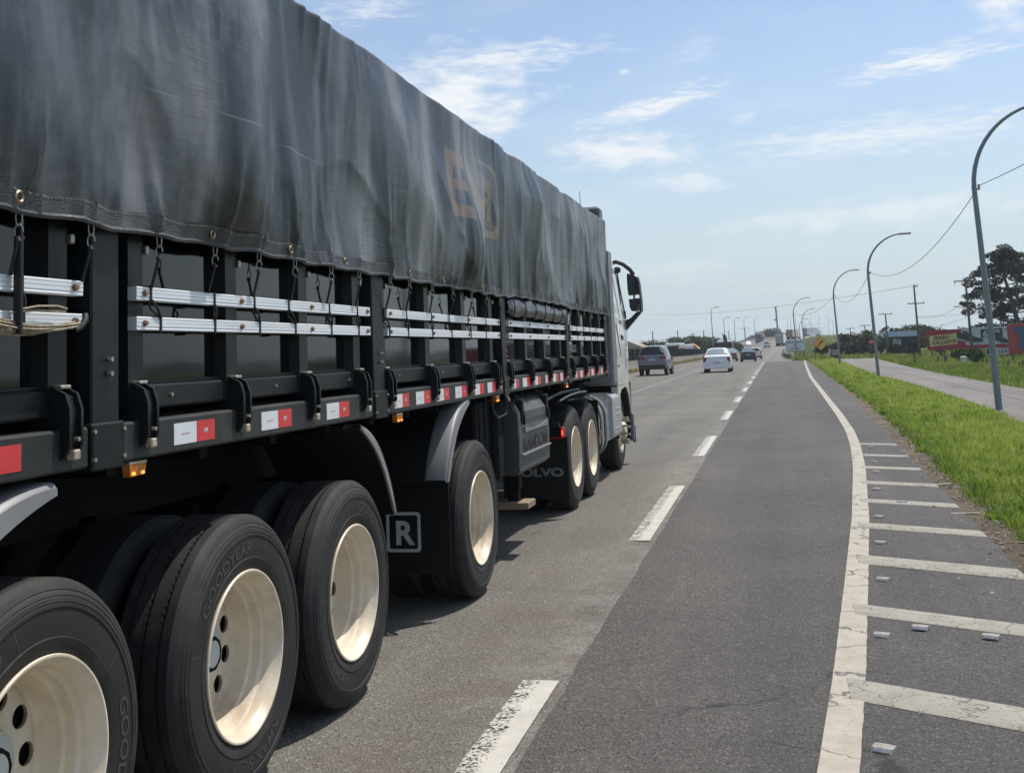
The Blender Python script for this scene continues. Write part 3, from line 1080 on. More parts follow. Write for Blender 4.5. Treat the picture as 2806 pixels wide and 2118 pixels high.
# dirt along the roof edge, a welded seam half way down and the doubled hem
sp = t.n('ShaderNodeSeparateXYZ')
t.l(pos, sp.inputs[0])
c = t.mix(t.m('MULTIPLY', t.sstep(sp.outputs[2], 3.255, 3.29), .7), c, (0.15, 0.125, 0.11, 1))
seam = t.m('LESS_THAN', t.m('ABSOLUTE', t.m('SUBTRACT', sp.outputs[2], t.m('ADD', 2.555, t.m('MULTIPLY', t.noise(pos, .8, 1), .02)))), .0035)
c = t.mix(t.m('MULTIPLY', seam, t.m('MULTIPLY', t.sstep(t.noise(pos, 1.7, 3.0), .45, .7), .55)), c, (0.30, 0.31, 0.31, 1))
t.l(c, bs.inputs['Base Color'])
t.l(t.m('ADD', .20, t.m('MULTIPLY', fd, .36)), bs.inputs['Roughness'])
bs.inputs['Specular IOR Level'].default_value = 0.6
mpn3 = t.n('ShaderNodeMapping')
mpn3.inputs['Scale'].default_value = (1, 1.0, 6.5)
t.l(pos, mpn3.inputs[0])
wv = t.noise(mpn3.outputs[0], 42.0, 5.0, 0.7)
bn = t.n('ShaderNodeBump')
bn.inputs['Strength'].default_value = 0.26
bn.inputs['Distance'].default_value = 0.006
mpn4 = t.n('ShaderNodeMapping')
mpn4.inputs['Scale'].default_value = (1, 3.0, 26.0)
mpn4.inputs['Rotation'].default_value = (R(6), 0, 0)
t.l(pos, mpn4.inputs[0])
wr = t.m('MULTIPLY', t.noise(mpn4.outputs[0], 1.5, 4.0, 0.6, .6), t.m('MULTIPLY', t.sstep(t.noise(pos, 1.5, 3.0), .46, .62), 2.6))
t.l(t.m('ADD', wv, wr), bn.inputs['Height'])
t.l(bn.outputs[0], bs.inputs['Normal'])
M_TARP = mt
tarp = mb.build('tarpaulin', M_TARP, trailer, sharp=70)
at_ = tarp.data.attributes.new('print', 'FLOAT', 'POINT')
vals = []
for i in range(len(ty_)):
    for j in range(nrow):
        if j < len(tz_) and 6.8 < ty_[i] < 8.45:
            p = tarp_point(ty_[i], j)
            vals.append(print_mask(p[1], p[2]))
        else:
            vals.append(0.0)
at_.data.foreach_set('value', vals)
# hem: a doubled band with a cord sewn in the lower edge
M_HEM = pmat('hem_band', (0.050, 0.053, 0.055), .42, var=.4, vscale=5, dust=.7, dustcol=(.14, .138, .13), bump=.35, bscale=55, stretch=(1, 1, 3))
mb = MB()
hy = ty_[ty_ > 0.4]
mb.grid(lambda i, j: (FX + tarp_dx(hy[i], hem_z(hy[i]) + .062 * j / 3) + .0045, hy[i], hem_z(hy[i]) - .004 + .062 * j / 3), len(hy), 4, flip=True)
mb.tube([(FX + tarp_dx(y, hem_z(y)) + .002, y, hem_z(y) - .004) for y in hy[::2]], .0095, 6)
hem = mb.build('hem', M_HEM, tarp)
mb = MB()
for y in np.arange(2.4, 13.9, .016):
    z = hem_z(y) + .050
    mb.box(FX + tarp_dx(y, z) + .005, FX + tarp_dx(y, z) + .0068, y, y + .009, z - .0012, z + .0012)
mb.build('stitching', pmat('thread', (.26, .245, .21), .8), tarp)
for y in (2.655, 3.74, 4.43, 5.10, 6.05, 6.75, 7.62, 8.1, 11.55, 12.4, 13.3):
    mb = MB()
    x = FX + max(tarp_dx(y + d_, 2.115) for d_ in (-.025, 0, .025)) + .0075
    pr = [(.010, .000), (.0145, .0035), (.0185, .000)]
    mb.lathe(pr, (x, y, 2.115), 0, 20)
    mb.lathe([(.0005, .0008), (.010, .0008)], (x, y, 2.115), 0, 16, 1)
    mb.build('eyelet', [M_BRASS, M_DARK], tarp)

# --- body side: posts, panels with ribs, slats, clips -------------------
for a, b in POSTS:
    mb = MB()
    mb.box(-2.17, -2.056, a, b, 1.335, 2.20, c=.006)
    mb.box(-2.17, -2.10, a, b, 2.20, 2.45)
    mb.box(-2.175, -2.044, a - .012, b + .012, 1.325, 1.47, c=.006)
    for z in (1.62, 1.665):
        mb.tube([(-2.055, .5 * (a + b) + .012, z), (-2.040, .5 * (a + b) + .012, z)], .0085, 6, 1)
    for z, y in ((1.36, a - .004), (1.36, b + .004), (1.445, b + .004), (1.445, a - .004)):
        mb.tube([(-2.05, y, z), (-2.038, y, z)], .007, 6, 1)
    mb.build('post', [M_FRAME, M_ZINC], trailer)
for k, (a, b) in enumerate(MODS):
    mb = MB()
    mb.box(-2.165, -2.135, a, b, 1.575, 2.40)
    mb.box(-2.15, -2.105, a, b, 2.30, 2.42, c=.004)
    p = mb.build('side_panel', M_PANEL, trailer)
    mb = MB()
    mb.box(-2.165, -2.098, a + .02, b - .02, 1.495, 1.578, c=.008)
    mb.box(-2.15, -2.115, a + .03, b - .03, 1.578, 1.592, c=.003)
    for y in np.arange(a + .3, b, .85):
        mb.tube([(-2.1, y, 1.538), (-2.088, y, 1.538)], .0075, 6, 1)
    mb.build('lower_channel', [M_FRAME, M_ZINC], trailer)
    ribs = [y for y in CLIPS if a - .1 < y < b + .1]
    for y in ribs:
        mb = MB()
        w2 = .060
        yl, yr = max(a, y - w2), min(b, y + w2)
        mb.prism([(-2.135, yl - .012), (-2.088, yl), (-2.088, yr - .03), (-2.135, yr + .004)], 2, 1.50, 2.30)
        mb.box(-2.10, -2.076, yr - .024, yr - .006, 2.02, 2.05, 1, .003)
        mb.build('rib', [M_RIB, M_ZINC], trailer)
# slats
for a, b in MODS:
    for z in (1.76, 1.86):
        mb = MB()
        a2, b2 = a + .015, b - .01
        x0, x1 = -2.086, -2.052
        pr = [(x0, z - .001), (x1 - .001, z - .001), (x1, z + .003), (x1 - .002, z + .008), (x1, z + .012), (x1, z + .022), (x1 - .003, z + .0235), (x1, z + .025), (x1, z + .034), (x1 - .003, z + .0355), (x1, z + .037), (x1, z + .042), (x1 - .002, z + .044), (x0, z + .044)]
        mb.prism([(p[0], p[1]) for p in pr], 1, a2, b2)
        s = mb.build('slat', M_ALU, trailer, sharp=20)
        yb = [a2 + .045, b2 - .045] + [y for y in CLIPS if a + .3 < y < b - .3]
        for y in yb:
            mb = MB()
            mb.tube([(-2.056, y, z + .022), (-2.040, y, z + .022)], .0085, 6)
            mb.lathe([(.001, 0), (.011, 0), (.011, .004), (.001, .004)], (-2.052, y, z + .022), 0, 10)
            mb.build('slat_bolt', M_RUST, s)
# straps: ring, hook, cord and the bands round the slats
for k, y in enumerate(TIES):
    mb = MB()
    x = FX + tarp_dx(y, 2.09) * .5 + .012
    zt = hem_z(y)
    lk = .22 * math.sin(k * 2.3)
    for q, (dz, h) in enumerate(((-.022, .024), (-.062, .022))):
        pts = []
        for i in range(14):
            an = 2 * math.pi * i / 14
            u, v = .010 * math.cos(an), h * math.sin(an)
            pts.append((x + (u if q else .3 * u), y + (.4 * u if q else u), zt + dz + v))
        mb.tube(pts[:11] if q else pts, .0022, 6, 0, closed=not q)
    zb = 1.885
    xs = -2.046
    drop = zt - .085
    mb.lathe([(.003, -.006), (.0105, -.003), (.008, .006), (.003, .012)], (x, y - .003, drop), 2, 8, 1)
    mb.tube([(x, y - .003, drop), (x * .5 + xs * .5, y - .004, 1.95), (xs, y - .005, zb + .016)], .0052, 6, 1)
    y2 = y + .035 * math.sin(k * 1.9) + .02
    y3 = y + .06 + .02 * math.sin(k * 3.1)
    if not any(a - .07 < y3 < b + .05 for a, b in POSTS):
        mb.box(xs - .048, xs - .0025, y2 - .0065, y2 + .0065, 1.853, 1.910, 1, .002)
        mb.tube([(xs - .004, y2, 1.862), (xs + .002, .5 * (y2 + y3), 1.833), (xs - .004, y3, 1.802)], .0048, 6, 1)
        mb.tube([(xs - .004, y3 - .004, 1.80), (xs - .014, y2 + .01, 1.833), (xs - .006, y2 - .014, 1.860)], .0040, 6, 1)
        mb.box(xs - .048, xs - .0025, y3 - .0065, y3 + .0065, 1.752, 1.810, 1, .002)
    mb.build('tie_strap', [M_STEEL, M_RUBBER], trailer)
# clips
for y in CLIPS:
    mb = MB()
    prof = [(-2.16, 1.588), (-2.075, 1.584), (-2.04, 1.566), (-2.024, 1.520), (-2.024, 1.415), (-2.04, 1.385), (-2.06, 1.37), (-2.16, 1.37)]
    mb.prism([(p[0], p[1]) for p in prof], 1, y - .046, y - .034)
    mb.prism([(p[0], p[1]) for p in prof], 1, y + .010, y + .022)
    mb.prism([(-2.16, 1.575), (-2.085, 1.572), (-2.05, 1.556), (-2.038, 1.515), (-2.038, 1.42), (-2.05, 1.39), (-2.16, 1.385)], 1, y - .034, y + .010)
    mb.box(-2.09, -2.058, y - .035, y + .012, 1.580, 1.592, 1, .003)
    mb.box(-2.05, -2.022, y - .026, y + .008, 1.372, 1.402, 2, .004)
    mb.tube([(-2.03, y - .01, 1.433), (-2.016, y - .01, 1.433)], .007, 6, 1)
    mb.build('side_clip', [M_FRAME, M_ZINC, pmat('clip_brass', (.48, .40, .30), .5, metal=.3, var=.25, vscale=40)], trailer)
# main side rail, front wall, rear frame, floor
mb = MB()
cuts = [0.30] + [p[0] - .012 for p in POSTS[1:]] + [13.95]
for i in range(len(cuts) - 1):
    a = cuts[i] + (0 if i == 0 else .18)
    mb.box(-2.19, -2.056, a, cuts[i + 1] - .0, 1.337, 1.462, 0, .008)
mb.build('side_rail', M_RAIL, trailer)
mb = MB()
mb.box(-4.5, -2.20, 0.30, 13.95, 1.40, 1.47)
mb.box(-4.49, -4.40, 0.30, 13.95, 1.33, 2.40)
for x in (-3.75, -2.82):
    mb.box(x - .07, x + .07, .3, 13.2, 1.02, 1.40)
for y in np.arange(.9, 13.6, .62):
    mb.box(-4.4, -2.19, y - .03, y + .03, 1.28, 1.399)
mb.build('underframe', M_UNDER, trailer)
mb = MB()
for a, b in ((.5, 3.0), (3.1, 5.9), (6.0, 8.3), (8.4, 10.9)):
    mb.box(-4.46, -4.43, a, b, .42, 1.32)
mb.build('blocking_skirt', M_UNDER, trailer)  # far-side dark skirt added to stop daylight showing under the trailer
for y in (1.2, 6.3, 8.3):
    mb = MB()
    mb.lathe([(.01, -3.7), (.15, -3.68), (.17, -3.6), (.17, -2.95), (.15, -2.87), (.01, -2.85)], (0, y, .98), 0, 18)
    mb.build('blocking_tank', M_UNDER, trailer)  # tanks added to help block daylight under the floor
mb = MB()
mb.box(-4.50, -2.10, 13.90, 13.962, 1.46, 3.25)
mb.box(-4.50, -2.10, 0.36, 0.42, 1.46, 3.25)
mb.build('end_wall', M_FRAME, trailer)
for y in (2.0, 3.3, 4.6, 6.0, 7.3, 8.6, 9.9, 11.2, 12.5):
    mb = MB()
    mb.tube([(-2.14, y, 2.4), (-2.15, y, 3.24), (-2.3, y, 3.29), (-3.27, y, 3.34), (-4.25, y, 3.29), (-4.42, y, 3.2), (-4.43, y, 2.4)], .016, 6)
    mb.build('roof_bow', M_STEEL, trailer)

# reflective stickers
STK = [(2.18, 2.74), (3.55, 3.84), (4.23, 4.52), (4.91, 5.19), (5.86, 6.11), (6.24, 6.52), (6.65, 6.92), (7.06, 7.34), (7.54, 7.80), (7.90, 8.15), (8.68, 8.92), (9.06, 9.36), (9.52, 9.80), (10.0, 10.16), (10.34, 10.62), (10.72, 10.92), (11.5, 11.78), (11.86, 12.10), (12.28, 12.52), (12.6, 12.88), (13.02, 13.24), (13.3, 13.52)]
for k, (a, b) in enumerate(STK):
    mb = MB()
    m_ = .5 * (a + b) + .01
    mb.box(-2.057, -2.0548, a, m_, 1.363, 1.437, 0)
    mb.box(-2.057, -2.0547, m_, b, 1.363, 1.437, 1)
    if k < 8:
        V, F = text_geo("3M", .022, .0006, 0, 'CENTER', 2)
        mb.add([(-2.0542, .5 * (m_ + b) + p[0], 1.393 + p[1]) for p in V], F, 0)
        for q in range(5):
            mb.box(-2.0550, -2.0543, .5 * (a + m_) - .03 + .013 * q, .5 * (a + m_) - .022 + .013 * q, 1.396, 1.400, 1)
    mb.build('reflective_sticker', [M_WHITE_ST, M_RED], trailer)
for y in (3.325, 5.945, 8.19, 11.06):
    mb = MB()
    mb.prism([(-2.085, y - .052), (-2.055, y - .052), (-2.055, y + .052), (-2.085, y + .052)], 2, 1.325, 1.332, 1)
    mb.prism([(y - .050, 1.327), (y + .050, 1.327), (y + .040, 1.288), (y - .044, 1.285)], 0, -2.083, -2.056)
    for s in (-.028, .026):
        mb.sphere((-2.055, y + s, 1.294), .006, .010, .006, 8, 5, 2)
    mb.build('marker_light', [M_AMBER, M_ZINC, emat('amber_bulb', (1.0, .35, .05), 1.6)], trailer)
# rolled-up spare sheet hanging under the hem of the fourth bay
mb = MB()
ry = np.arange(8.6, 11.1, .03)
def roll_pt(i, j):
    y = ry[i]
    an = 2 * math.pi * j / 20
    pin = .5 + .5 * math.cos(2 * math.pi * (y - 8.7) / .41)
    r = (.052 + .016 * N(y * 5, math.cos(an), math.sin(an))) * (1 - .16 * pin ** 4)
    e = min(1, (y - 8.57) / .12, (11.12 - y) / .12) ** .5
    return (-2.062 + r * e * math.cos(an) * .85, y, 2.01 - .01 * math.sin(y * 1.9) + 1.45 * r * e * math.sin(an))
mb.grid(roll_pt, len(ry), 21)
roll = mb.build('rolled_sheet', pmat('roll_sheet', (.055, .055, .054), .32, var=.4, vscale=8, dust=.6, dustcol=(.13, .12, .105), bump=.5, bscale=25), trailer, sharp=80)
for y in np.arange(8.7, 11.1, .41):
    mb = MB()
    mb.tube([(-2.062 + .058 * math.cos(a) * .9, y, 2.01 + .090 * math.sin(a)) for a in np.linspace(-1.9, 2.0, 12)], .005, 6)
    mb.build('roll_tie', M_RUBBER, roll)
# faint maker's word on the front bay panel
V, F = text_geo("RANDON", .115, .002, 0, 'LEFT', 3)
mb = MB()
mb.add([(-2.1325, 11.62 + p[0] * 1.15, 1.635 + p[1]) for p in V], F)
mb.build('panel_lettering', pmat('pale_letters', (.5, .5, .49), .6), trailer)

# --- wheels --------------------------------------------------------------
TR = .525
TYPROF = [(.300, -.050), (.306, -.022), (.325, -.010), (.345, -.004), (.360, -.001), (.362, -.0035), (.440, -.0030), (.442, .0005), (.452, .0000), (.4545, -.003), (.457, -.0005), (.470, -.004), (.4725, -.0075), (.475, -.006), (.487, -.012), (.4895, -.016), (.492, -.0145), (.505, -.023), (.514, -.030), (.519, -.040)]
def tread(prof, x0, x1, r, grooves, gw=.010, gd=.012):
    prof.append((r, x0))
    for g in grooves:
        prof += [(r, g + gw / 2), (r - gd, g + gw / 2 - .002), (r - gd, g - gw / 2 + .002), (r, g - gw / 2)]
    prof.append((r, x1))
def side_x(r):
    pr = TYPROF
    for (a, b), (c_, d) in zip(pr[:-1], pr[1:]):
        if a <= r <= c_:
            return b + (d - b) * (r - a) / max(1e-6, c_ - a)
    return 0.0


def arc_text(mb, s, size, th, r0, raise_=.0022, bold=.0, spread=1.0, mi=1):
    V, F = text_geo(s, size, bold, 0, 'CENTER', 3)
    out = []
    for p in V:
        an = th - p[0] * spread / (r0 + size * .35)
        rr = r0 + p[1]
        out.append((side_x(rr) + raise_, rr * math.cos(an), rr * math.sin(an)))
    mb.add(out, F, mi)


def make_wheel(name, parent, c, lug=False, letters=True, inner=False):
    """wheel whose outer side wall is at x = c.x, open rim facing +x"""
    wh = thing(name, None, None, c, parent=parent)
    mb = MB()
    prof = list(TYPROF)
    tread(prof, -.046, -.248, TR, (-.085, -.148, -.210))
    prof += [(.519, -.254), (.505, -.270), (.47, -.287), (.42, -.290), (.36, -.288), (.325, -.28), (.306, -.27), (.300, -.245)]
    base = Vector(c)
    mb.lathe([(r, h) for r, h in prof], base, 0, 96)
    # matte band carrying the lettering
    mb.lathe([(.362, -.0005 + side_x(.362)), (.372, side_x(.372) + .0006), (.43, side_x(.43) + .0006), (.440, side_x(.440) - .0005)], base, 0, 96, 2)
    # sipes across the ribs
    for k in range(120 if not lug else 0):
        an = 2 * math.pi * k / 120
        for xx, sg in ((-.0915, 1), (-.1545, -1), (-.1415, 1), (-.2035, -1)):
            M = Matrix.Translation(base) @ Matrix.Rotation(an, 4, 'X')
            mb.box(xx - .008, xx + .008, -.0022, .0022, TR - .006, TR + .0006, 2, 0, M)
    if lug:
        for k in range(46):
            an = 2 * math.pi * k / 46
            for xx, off in ((-.085, 0), (-.148, .5), (-.212, 0)):
                M = Matrix.Translation(base) @ Matrix.Rotation(an + off * 2 * math.pi / 46, 4, 'X')
                mb.box(xx - .029, xx + .029, -.029, .029, TR - .01, TR + .013, 0, .003, M)
    if letters:
        sub = MB()
        arc_text(sub, "GOODYEAR", .062, R(112), .378, bold=.0012, spread=1.32)
        arc_text(sub, "KMAX S", .058, R(112 + 172), .380, bold=.0010, spread=1.35)
        arc_text(sub, "GEN 2", .030, R(255), .394, bold=.0006, spread=1.2)
        arc_text(sub, "295/80R22.5", .026, R(25), .392, bold=.0002, spread=1.25)
        for i in range(24):
            pass
        ov = []
        for i in range(30):
            a = 2 * math.pi * i / 30
            for s_ in (1.0, .86):
                rr, an = .404 + .030 * s_ * math.sin(a), R(255) + .155 * s_ * math.cos(a)
                ov.append((side_x(rr) + .0022, rr * math.cos(an), rr * math.sin(an)))
        sub.add(ov, [(2 * i, 2 * ((i + 1) % 30), 2 * ((i + 1) % 30) + 1, 2 * i + 1) for i in range(30)], 1)
        for th in (R(62), R(162), R(236), R(312)):
            q = [(side_x(r_) + .0012, r_ * math.cos(th + d_), r_ * math.sin(th + d_)) for r_, d_ in ((.366, -.006), (.366, .006), (.436, .03), (.436, .018))]
            sub.add(q, [(0, 1, 2, 3)], 1)
        mb.add([tuple(Vector(p) + base) for p in sub.v], sub.f, 1)
    mb.build('tyre', [M_TYRE, M_LET, M_TYRE_IN], wh)
    if inner:
        return wh
    mb = MB()
    rp = [(.299, -.060), (.304, -.030), (.314, -.016), (.3165, -.008), (.314, -.003), (.308, -.003), (.303, -.008), (.298, -.020), (.289, -.034), (.283, -.046), (.282, -.072), (.276, -.080), (.270, -.084), (.269, -.118), (.263, -.124), (.258, -.127), (.256, -.190), (.250, -.207), (.246, -.211)]
    mb.lathe(rp, base, 0, 96)
    mb.lathe([(.246, -.211), (.236, -.207), (.228, -.203)], base, 0, 80, 0)
    mb.lathe([(.150, -.193), (.128, -.191), (.118, -.195), (.112, -.207)], base, 0, 80, 0)
    # disc with ten hand holes
    rA, rB, nh, hr = .228, .150, 10, .034
    for k in range(nh):
        a0, a1 = 2 * math.pi * k / nh, 2 * math.pi * (k + 1) / nh
        am = .5 * (a0 + a1)
        outer = [(rB, a0 + (a1 - a0) * i / 8) for i in range(8)] + [(rB + (rA - rB) * i / 4, a1) for i in range(4)] + \
                [(rA, a1 + (a0 - a1) * i / 8) for i in range(8)] + [(rA + (rB - rA) * i / 4, a0) for i in range(4)]
        dx = lambda r_: -.193 - .010 * (r_ - rB) / (rA - rB)
        cy, cz, rc = .190 * math.cos(am), .190 * math.sin(am), .190
        Vo, Vi, Vb = [], [], []
        for (r_, a_) in outer:
            y, z = r_ * math.cos(a_), r_ * math.sin(a_)
            Vo.append((dx(r_), y, z))
            t_ = math.atan2(z - cz, y - cy)
            # oval hole, longer round the circumference
            yy, zz = cy + hr * math.cos(t_) , cz + hr * math.sin(t_)
            Vi.append((dx(rc), yy, zz))
            Vb.append((dx(rc) - .012, yy, zz))
        n_ = len(outer)
        V = [tuple(Vector(p) + base) for p in Vo + Vi + Vb]
        mb.add(V, [(i, (i + 1) % n_, n_ + (i + 1) % n_, n_ + i) for i in range(n_)], 0)
        mb.add(V, [(n_ + i, n_ + (i + 1) % n_, 2 * n_ + (i + 1) % n_, 2 * n_ + i) for i in range(n_)], 1)
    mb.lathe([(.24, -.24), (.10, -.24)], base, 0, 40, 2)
    mb.build('rim', [M_RIM, pmat('hole_edge', (.30, .24, .17), .6), M_DARK], wh)
    mb = MB()
    mb.lathe([(.118, -.213), (.114, -.190), (.106, -.174), (.085, -.163), (.055, -.157), (.050, -.150), (.001, -.147)], base, 0, 40)
    mb.build('hub', M_HUB, wh)
    return wh


WY = [2.84, 4.08, 5.215, 7.60]
w0 = make_wheel('wheel', trailer, (FX, WY[0], .525))
w0.rotation_euler = (R(-130), 0, 0)
inner0 = make_wheel('wheel', trailer, (FX - .335, WY[0], .525), letters=False, inner=True)
for k, y in enumerate(WY):
    if k:
        c = copy_tree(w0, trailer)
        c.location = w0.location + Vector((0, y - WY[0], 0))
        c.rotation_euler = (R((0, 4, -62, 40)[k]), 0, 0)
        c = copy_tree(inner0, trailer)
        c.location = inner0.location + Vector((0, y - WY[0], 0))
    for q, src in ((-2.45, inner0), (-2.115, inner0)):
        c = copy_tree(src, trailer)
        c.location = inner0.location + Vector((q + .335 + .29, y - WY[0], 0))
        c.rotation_euler = (0, 0, math.pi)
    mb = MB()
    mb.tube([(-4.35, y, .525), (-2.2, y, .525)], .065, 10)
    mb.box(-3.85, -3.7, y - .5, y + .5, .62, .72)
    mb.box(-2.87, -2.72, y - .5, y + .5, .62, .72)
    mb.box(-2.84, -2.75, y - .06, y + .06, .55, 1.05)
    mb.box(-3.82, -3.73, y - .06, y + .06, .55, 1.05)
    mb.build('axle', M_UNDER, trailer)

# --- mudguards: curved shells with a turned-down outer lip ----------------
def fender(path, x0, x1, th=.012, lip=.045, wob=0):
    """path of (y,z) points on the outer skin"""
    mb = MB()
    n = len(path)
    for xa, xb, s in ((x0, x1, 0),):
        mb.grid(lambda i, j: (xa + (xb - xa) * (0, .05, .12, .88, .95, 1)[j], path[i][0], path[i][1] - (.02, .006, 0, 0, .006, .02)[j]), n, 6)
    nr = []
    for i in range(n):
        a, b = path[max(0, i - 1)], path[min(n - 1, i + 1)]
        ty, tz = b[0] - a[0], b[1] - a[1]
        l = math.hypot(ty, tz)
        nr.append((tz / l, -ty / l))
    sgn = -1 if path[n // 2][1] < max(p[1] for p in path) and nr[n // 2][1] > 0 else 1
    def lipf(i, j):
        e = lip * (1 - .55 * abs(2 * i / (n - 1) - 1) ** 3)
        return (x1 + .001 * j, path[i][0] + sgn * nr[i][0] * (.016 + e * j), path[i][1] - .016 * (j == 0) + sgn * nr[i][1] * e * j)
    mb.grid(lipf, n, 2)
    mb.grid(lambda i, j: (x1 - .012 * j, *(lambda p: (p[1], p[2]))(lipf(i, 1))), n, 2)
    return mb


def arc(cy, cz, ry, rz, a0, a1, n=22):
    return [(cy + ry * math.cos(R(a0 + (a1 - a0) * i / n)), cz + rz * math.sin(R(a0 + (a1 - a0) * i / n))) for i in range(n + 1)]


# two halves seen at the tandem group and one at the lifted axle
for path, wd, lp in ((arc(2.90, .50, .80, .815, 90, 172), .20, .085), (arc(5.26, .52, .64, .80, 82, 22), .10, .05), (arc(7.42, .62, .66, .73, 92, 160), .15, .075)):
    g_ = fender(path, -2.055 - wd, -2.055, lip=lp).build('mudguard', M_FENDER, trailer, sharp=40)
    mb = MB()                                                          # black inner skin over both tyres, painting the guard's underside dark for shade
    yc, zc = (path[0][0] + path[-1][0]) / 2, .55
    sh = [(p[0] + .018 * (yc - p[0]) / .6, p[1] - .022) for p in path]
    mb.grid(lambda i, j: ((-2.70, -2.07)[j], sh[i][0], sh[i][1]), len(sh), 2)
    mb.build('shade_skin', M_FLAP, g_)
mb = MB()
mb.box(-2.7, -2.09, 6.945, 6.957, .27, 1.08, c=.003)
mb.box(-2.66, -2.08, 6.93, 6.945, .88, .93, c=.004)
fl = mb.build('mud_flap', M_FLAP, trailer)
mb = MB()
def rrect(cx_, cz_, hx, hz, r, n=6):
    o = []
    for sx, sz, a0 in ((1, 1, 0), (-1, 1, 90), (-1, -1, 180), (1, -1, 270)):
        for i in range(n + 1):
            a = R(a0 + 90 * i / n)
            o.append((cx_ + sx * (hx - r) + r * math.cos(a), cz_ + sz * (hz - r) + r * math.sin(a)))
    return o
A_, B_ = rrect(-2.40, .533, .115, .125, .022), rrect(-2.40, .533, .095, .105, .012)
n_ = len(A_)
mb.add([(p[0], 6.9425, p[1]) for p in A_] + [(p[0], 6.9425, p[1]) for p in B_], [(i, (i + 1) % n_, n_ + (i + 1) % n_, n_ + i) for i in range(n_)])
V, F = text_geo("R", .205, .006, 0, 'CENTER', 6)
mb.add([(-2.398 + p[0], 6.9425, .458 + p[1]) for p in V], F)
mb.build('emblem', M_EMB, fl)

# --- things hung under the floor ------------------------------------------
mb = MB()                                                              # water tank and brackets behind the box
mb.box(-2.55, -2.16, 8.55, 8.80, .66, 1.22, c=.03)
mb.box(-2.62, -2.20, 8.05, 8.5, .70, 1.30, c=.02)
for y in (8.14, 8.3, 8.44):
    mb.box(-2.205, -2.192, y, y + .012, .72, 1.28)
mb.build('valve_cabinet', M_UNDER, trailer)
mb = MB()
prof = [(-2.34, .665), (-2.10, .665), (-2.062, .70), (-2.055, .93), (-2.06, 1.16), (-2.10, 1.235), (-2.16, 1.262), (-2.34, 1.262)]
mb.prism(prof, 1, 8.86, 10.06)
for y, s in ((8.86, -1), (10.06, 1)):
    mb.prism([(p[0] * .98 - .045, .96 + (p[1] - .96) * .94) for p in prof], 1, y, y + s * .02)
box = mb.build('tool_box', M_PLASTIC, trailer)
mb = MB()
mb.prism([(-2.10, 1.10), (-2.045, 1.10), (-2.045, 1.165), (-2.09, 1.23), (-2.14, 1.262), (-2.2, 1.275), (-2.2, 1.24)], 1, 9.05, 9.88)
mb.build('lid', M_PLASTIC, box)
mb = MB()
mb.prism([(9.02, 1.0), (9.92, 1.0), (9.92, 1.045), (9.7, 1.02), (9.45, 1.01), (9.2, 1.02), (9.02, 1.045)], 0, -2.056, -2.040)
mb.prism([(-2.056, .815), (-2.035, .818), (-2.035, .829), (-2.056, .832)], 1, 8.90, 10.04)
mb.build('moulding', pmat('moulding_edge', (.20, .20, .20), .4), box)
V, F = text_geo("RANDON", .150, .004, 0, 'LEFT', 4)
mb = MB()
sx = .98 / max(p[0] for p in V)
mb.add([(-2.0525, 8.97 + p[0] * sx, .845 + p[1]) for p in V], F)
mb.build('lettering', M_DARK, box)
for y in (8.97, 9.96):
    mb = MB()
    mb.box(-2.10, -2.04, y - .03, y + .03, 1.08, 1.27, c=.008)
    mb.box(-2.05, -2.026, y - .015, y + .015, 1.06, 1.15, c=.004)
    mb.build('latch', M_FRAME, box)
for x in (-2.2, -4.3):
    mb = MB()
    mb.box(x - .06, x + .06, 9.13, 9.25, .52, 1.3, c=.01)
    mb.box(x - .045, x + .045, 9.145, 9.235, .40, .55, c=.006)
    mb.box(x - .14, x + .15, 9.05, 9.33, .375, .43, 1, c=.006)
    mb.build('landing_leg', [M_UNDER, M_WOODF], trailer)
mb = MB()
mb.tube([(-2.1, 8.15, 1.32), (-2.085, 8.16, 1.22), (-2.09, 8.3, 1.16), (-2.1, 8.6, 1.17), (-2.13, 8.75, 1.25), (-2.15, 8.78, 1.33)], .008, 6)
mb.tube([(-2.12, 8.62, 1.34), (-2.085, 8.62, 1.30), (-2.08, 8.64, 1.27)], .014, 8, 1)
mb.build('air_hose', [M_RUBBER, M_ZINC], trailer)

# rope bundled on the lowest slat of the nearest bay
rope = thing('rope_bundle', 'loops of beige rope bundled on the lower aluminium slat at the left edge', 'rope', (-2.03, 2.7, 1.77))
mb = MB()
for k in range(11):
    p = []
    ph = random.uniform(-1, 1)
    for i in range(22):
        u = i / 21
        y = 2.45 + .53 * u
        p.append((-2.047 + .007 * (k % 3) + .004 * math.sin(6 * u + k), y, 1.792 - .030 * math.sin(math.pi * min(1, u * .95)) - .016 * u + .0045 * (k - 5) * (1 - .75 * u) + .004 * ph * math.sin(5 * u + k)))
    mb.tube(p, .0036, 5)
mb.tube([(-2.04, 2.70, 1.806), (-2.035, 2.78, 1.819), (-2.035, 2.87, 1.822), (-2.035, 2.915, 1.815), (-2.035, 2.905, 1.806), (-2.04, 2.8, 1.808), (-2.04, 2.68, 1.80)], .0036, 5)
rb = mb.build('rope', pmat('beige_rope', (.33, .27, .19), .85, var=.4, vscale=40, bump=.6, bscale=200), rope)
mb = MB()
mb.tube([(-2.035, 2.955, 1.752), (-2.026, 2.975, 1.765), (-2.024, 2.99, 1.785), (-2.03, 2.998, 1.80)], .010, 6)
mb.build('rope_tie', M_RUBBER, rope)
mb = MB()
mb.box(-2.045, -2.020, 2.685, 2.700, 1.74, 2.06, c=.003)
mb.tube([(-2.03, 2.675, 2.005), (-2.03, 2.71, 2.007)], .005, 6)
mb.build('rubber_strap', M_RUBBER, rope)

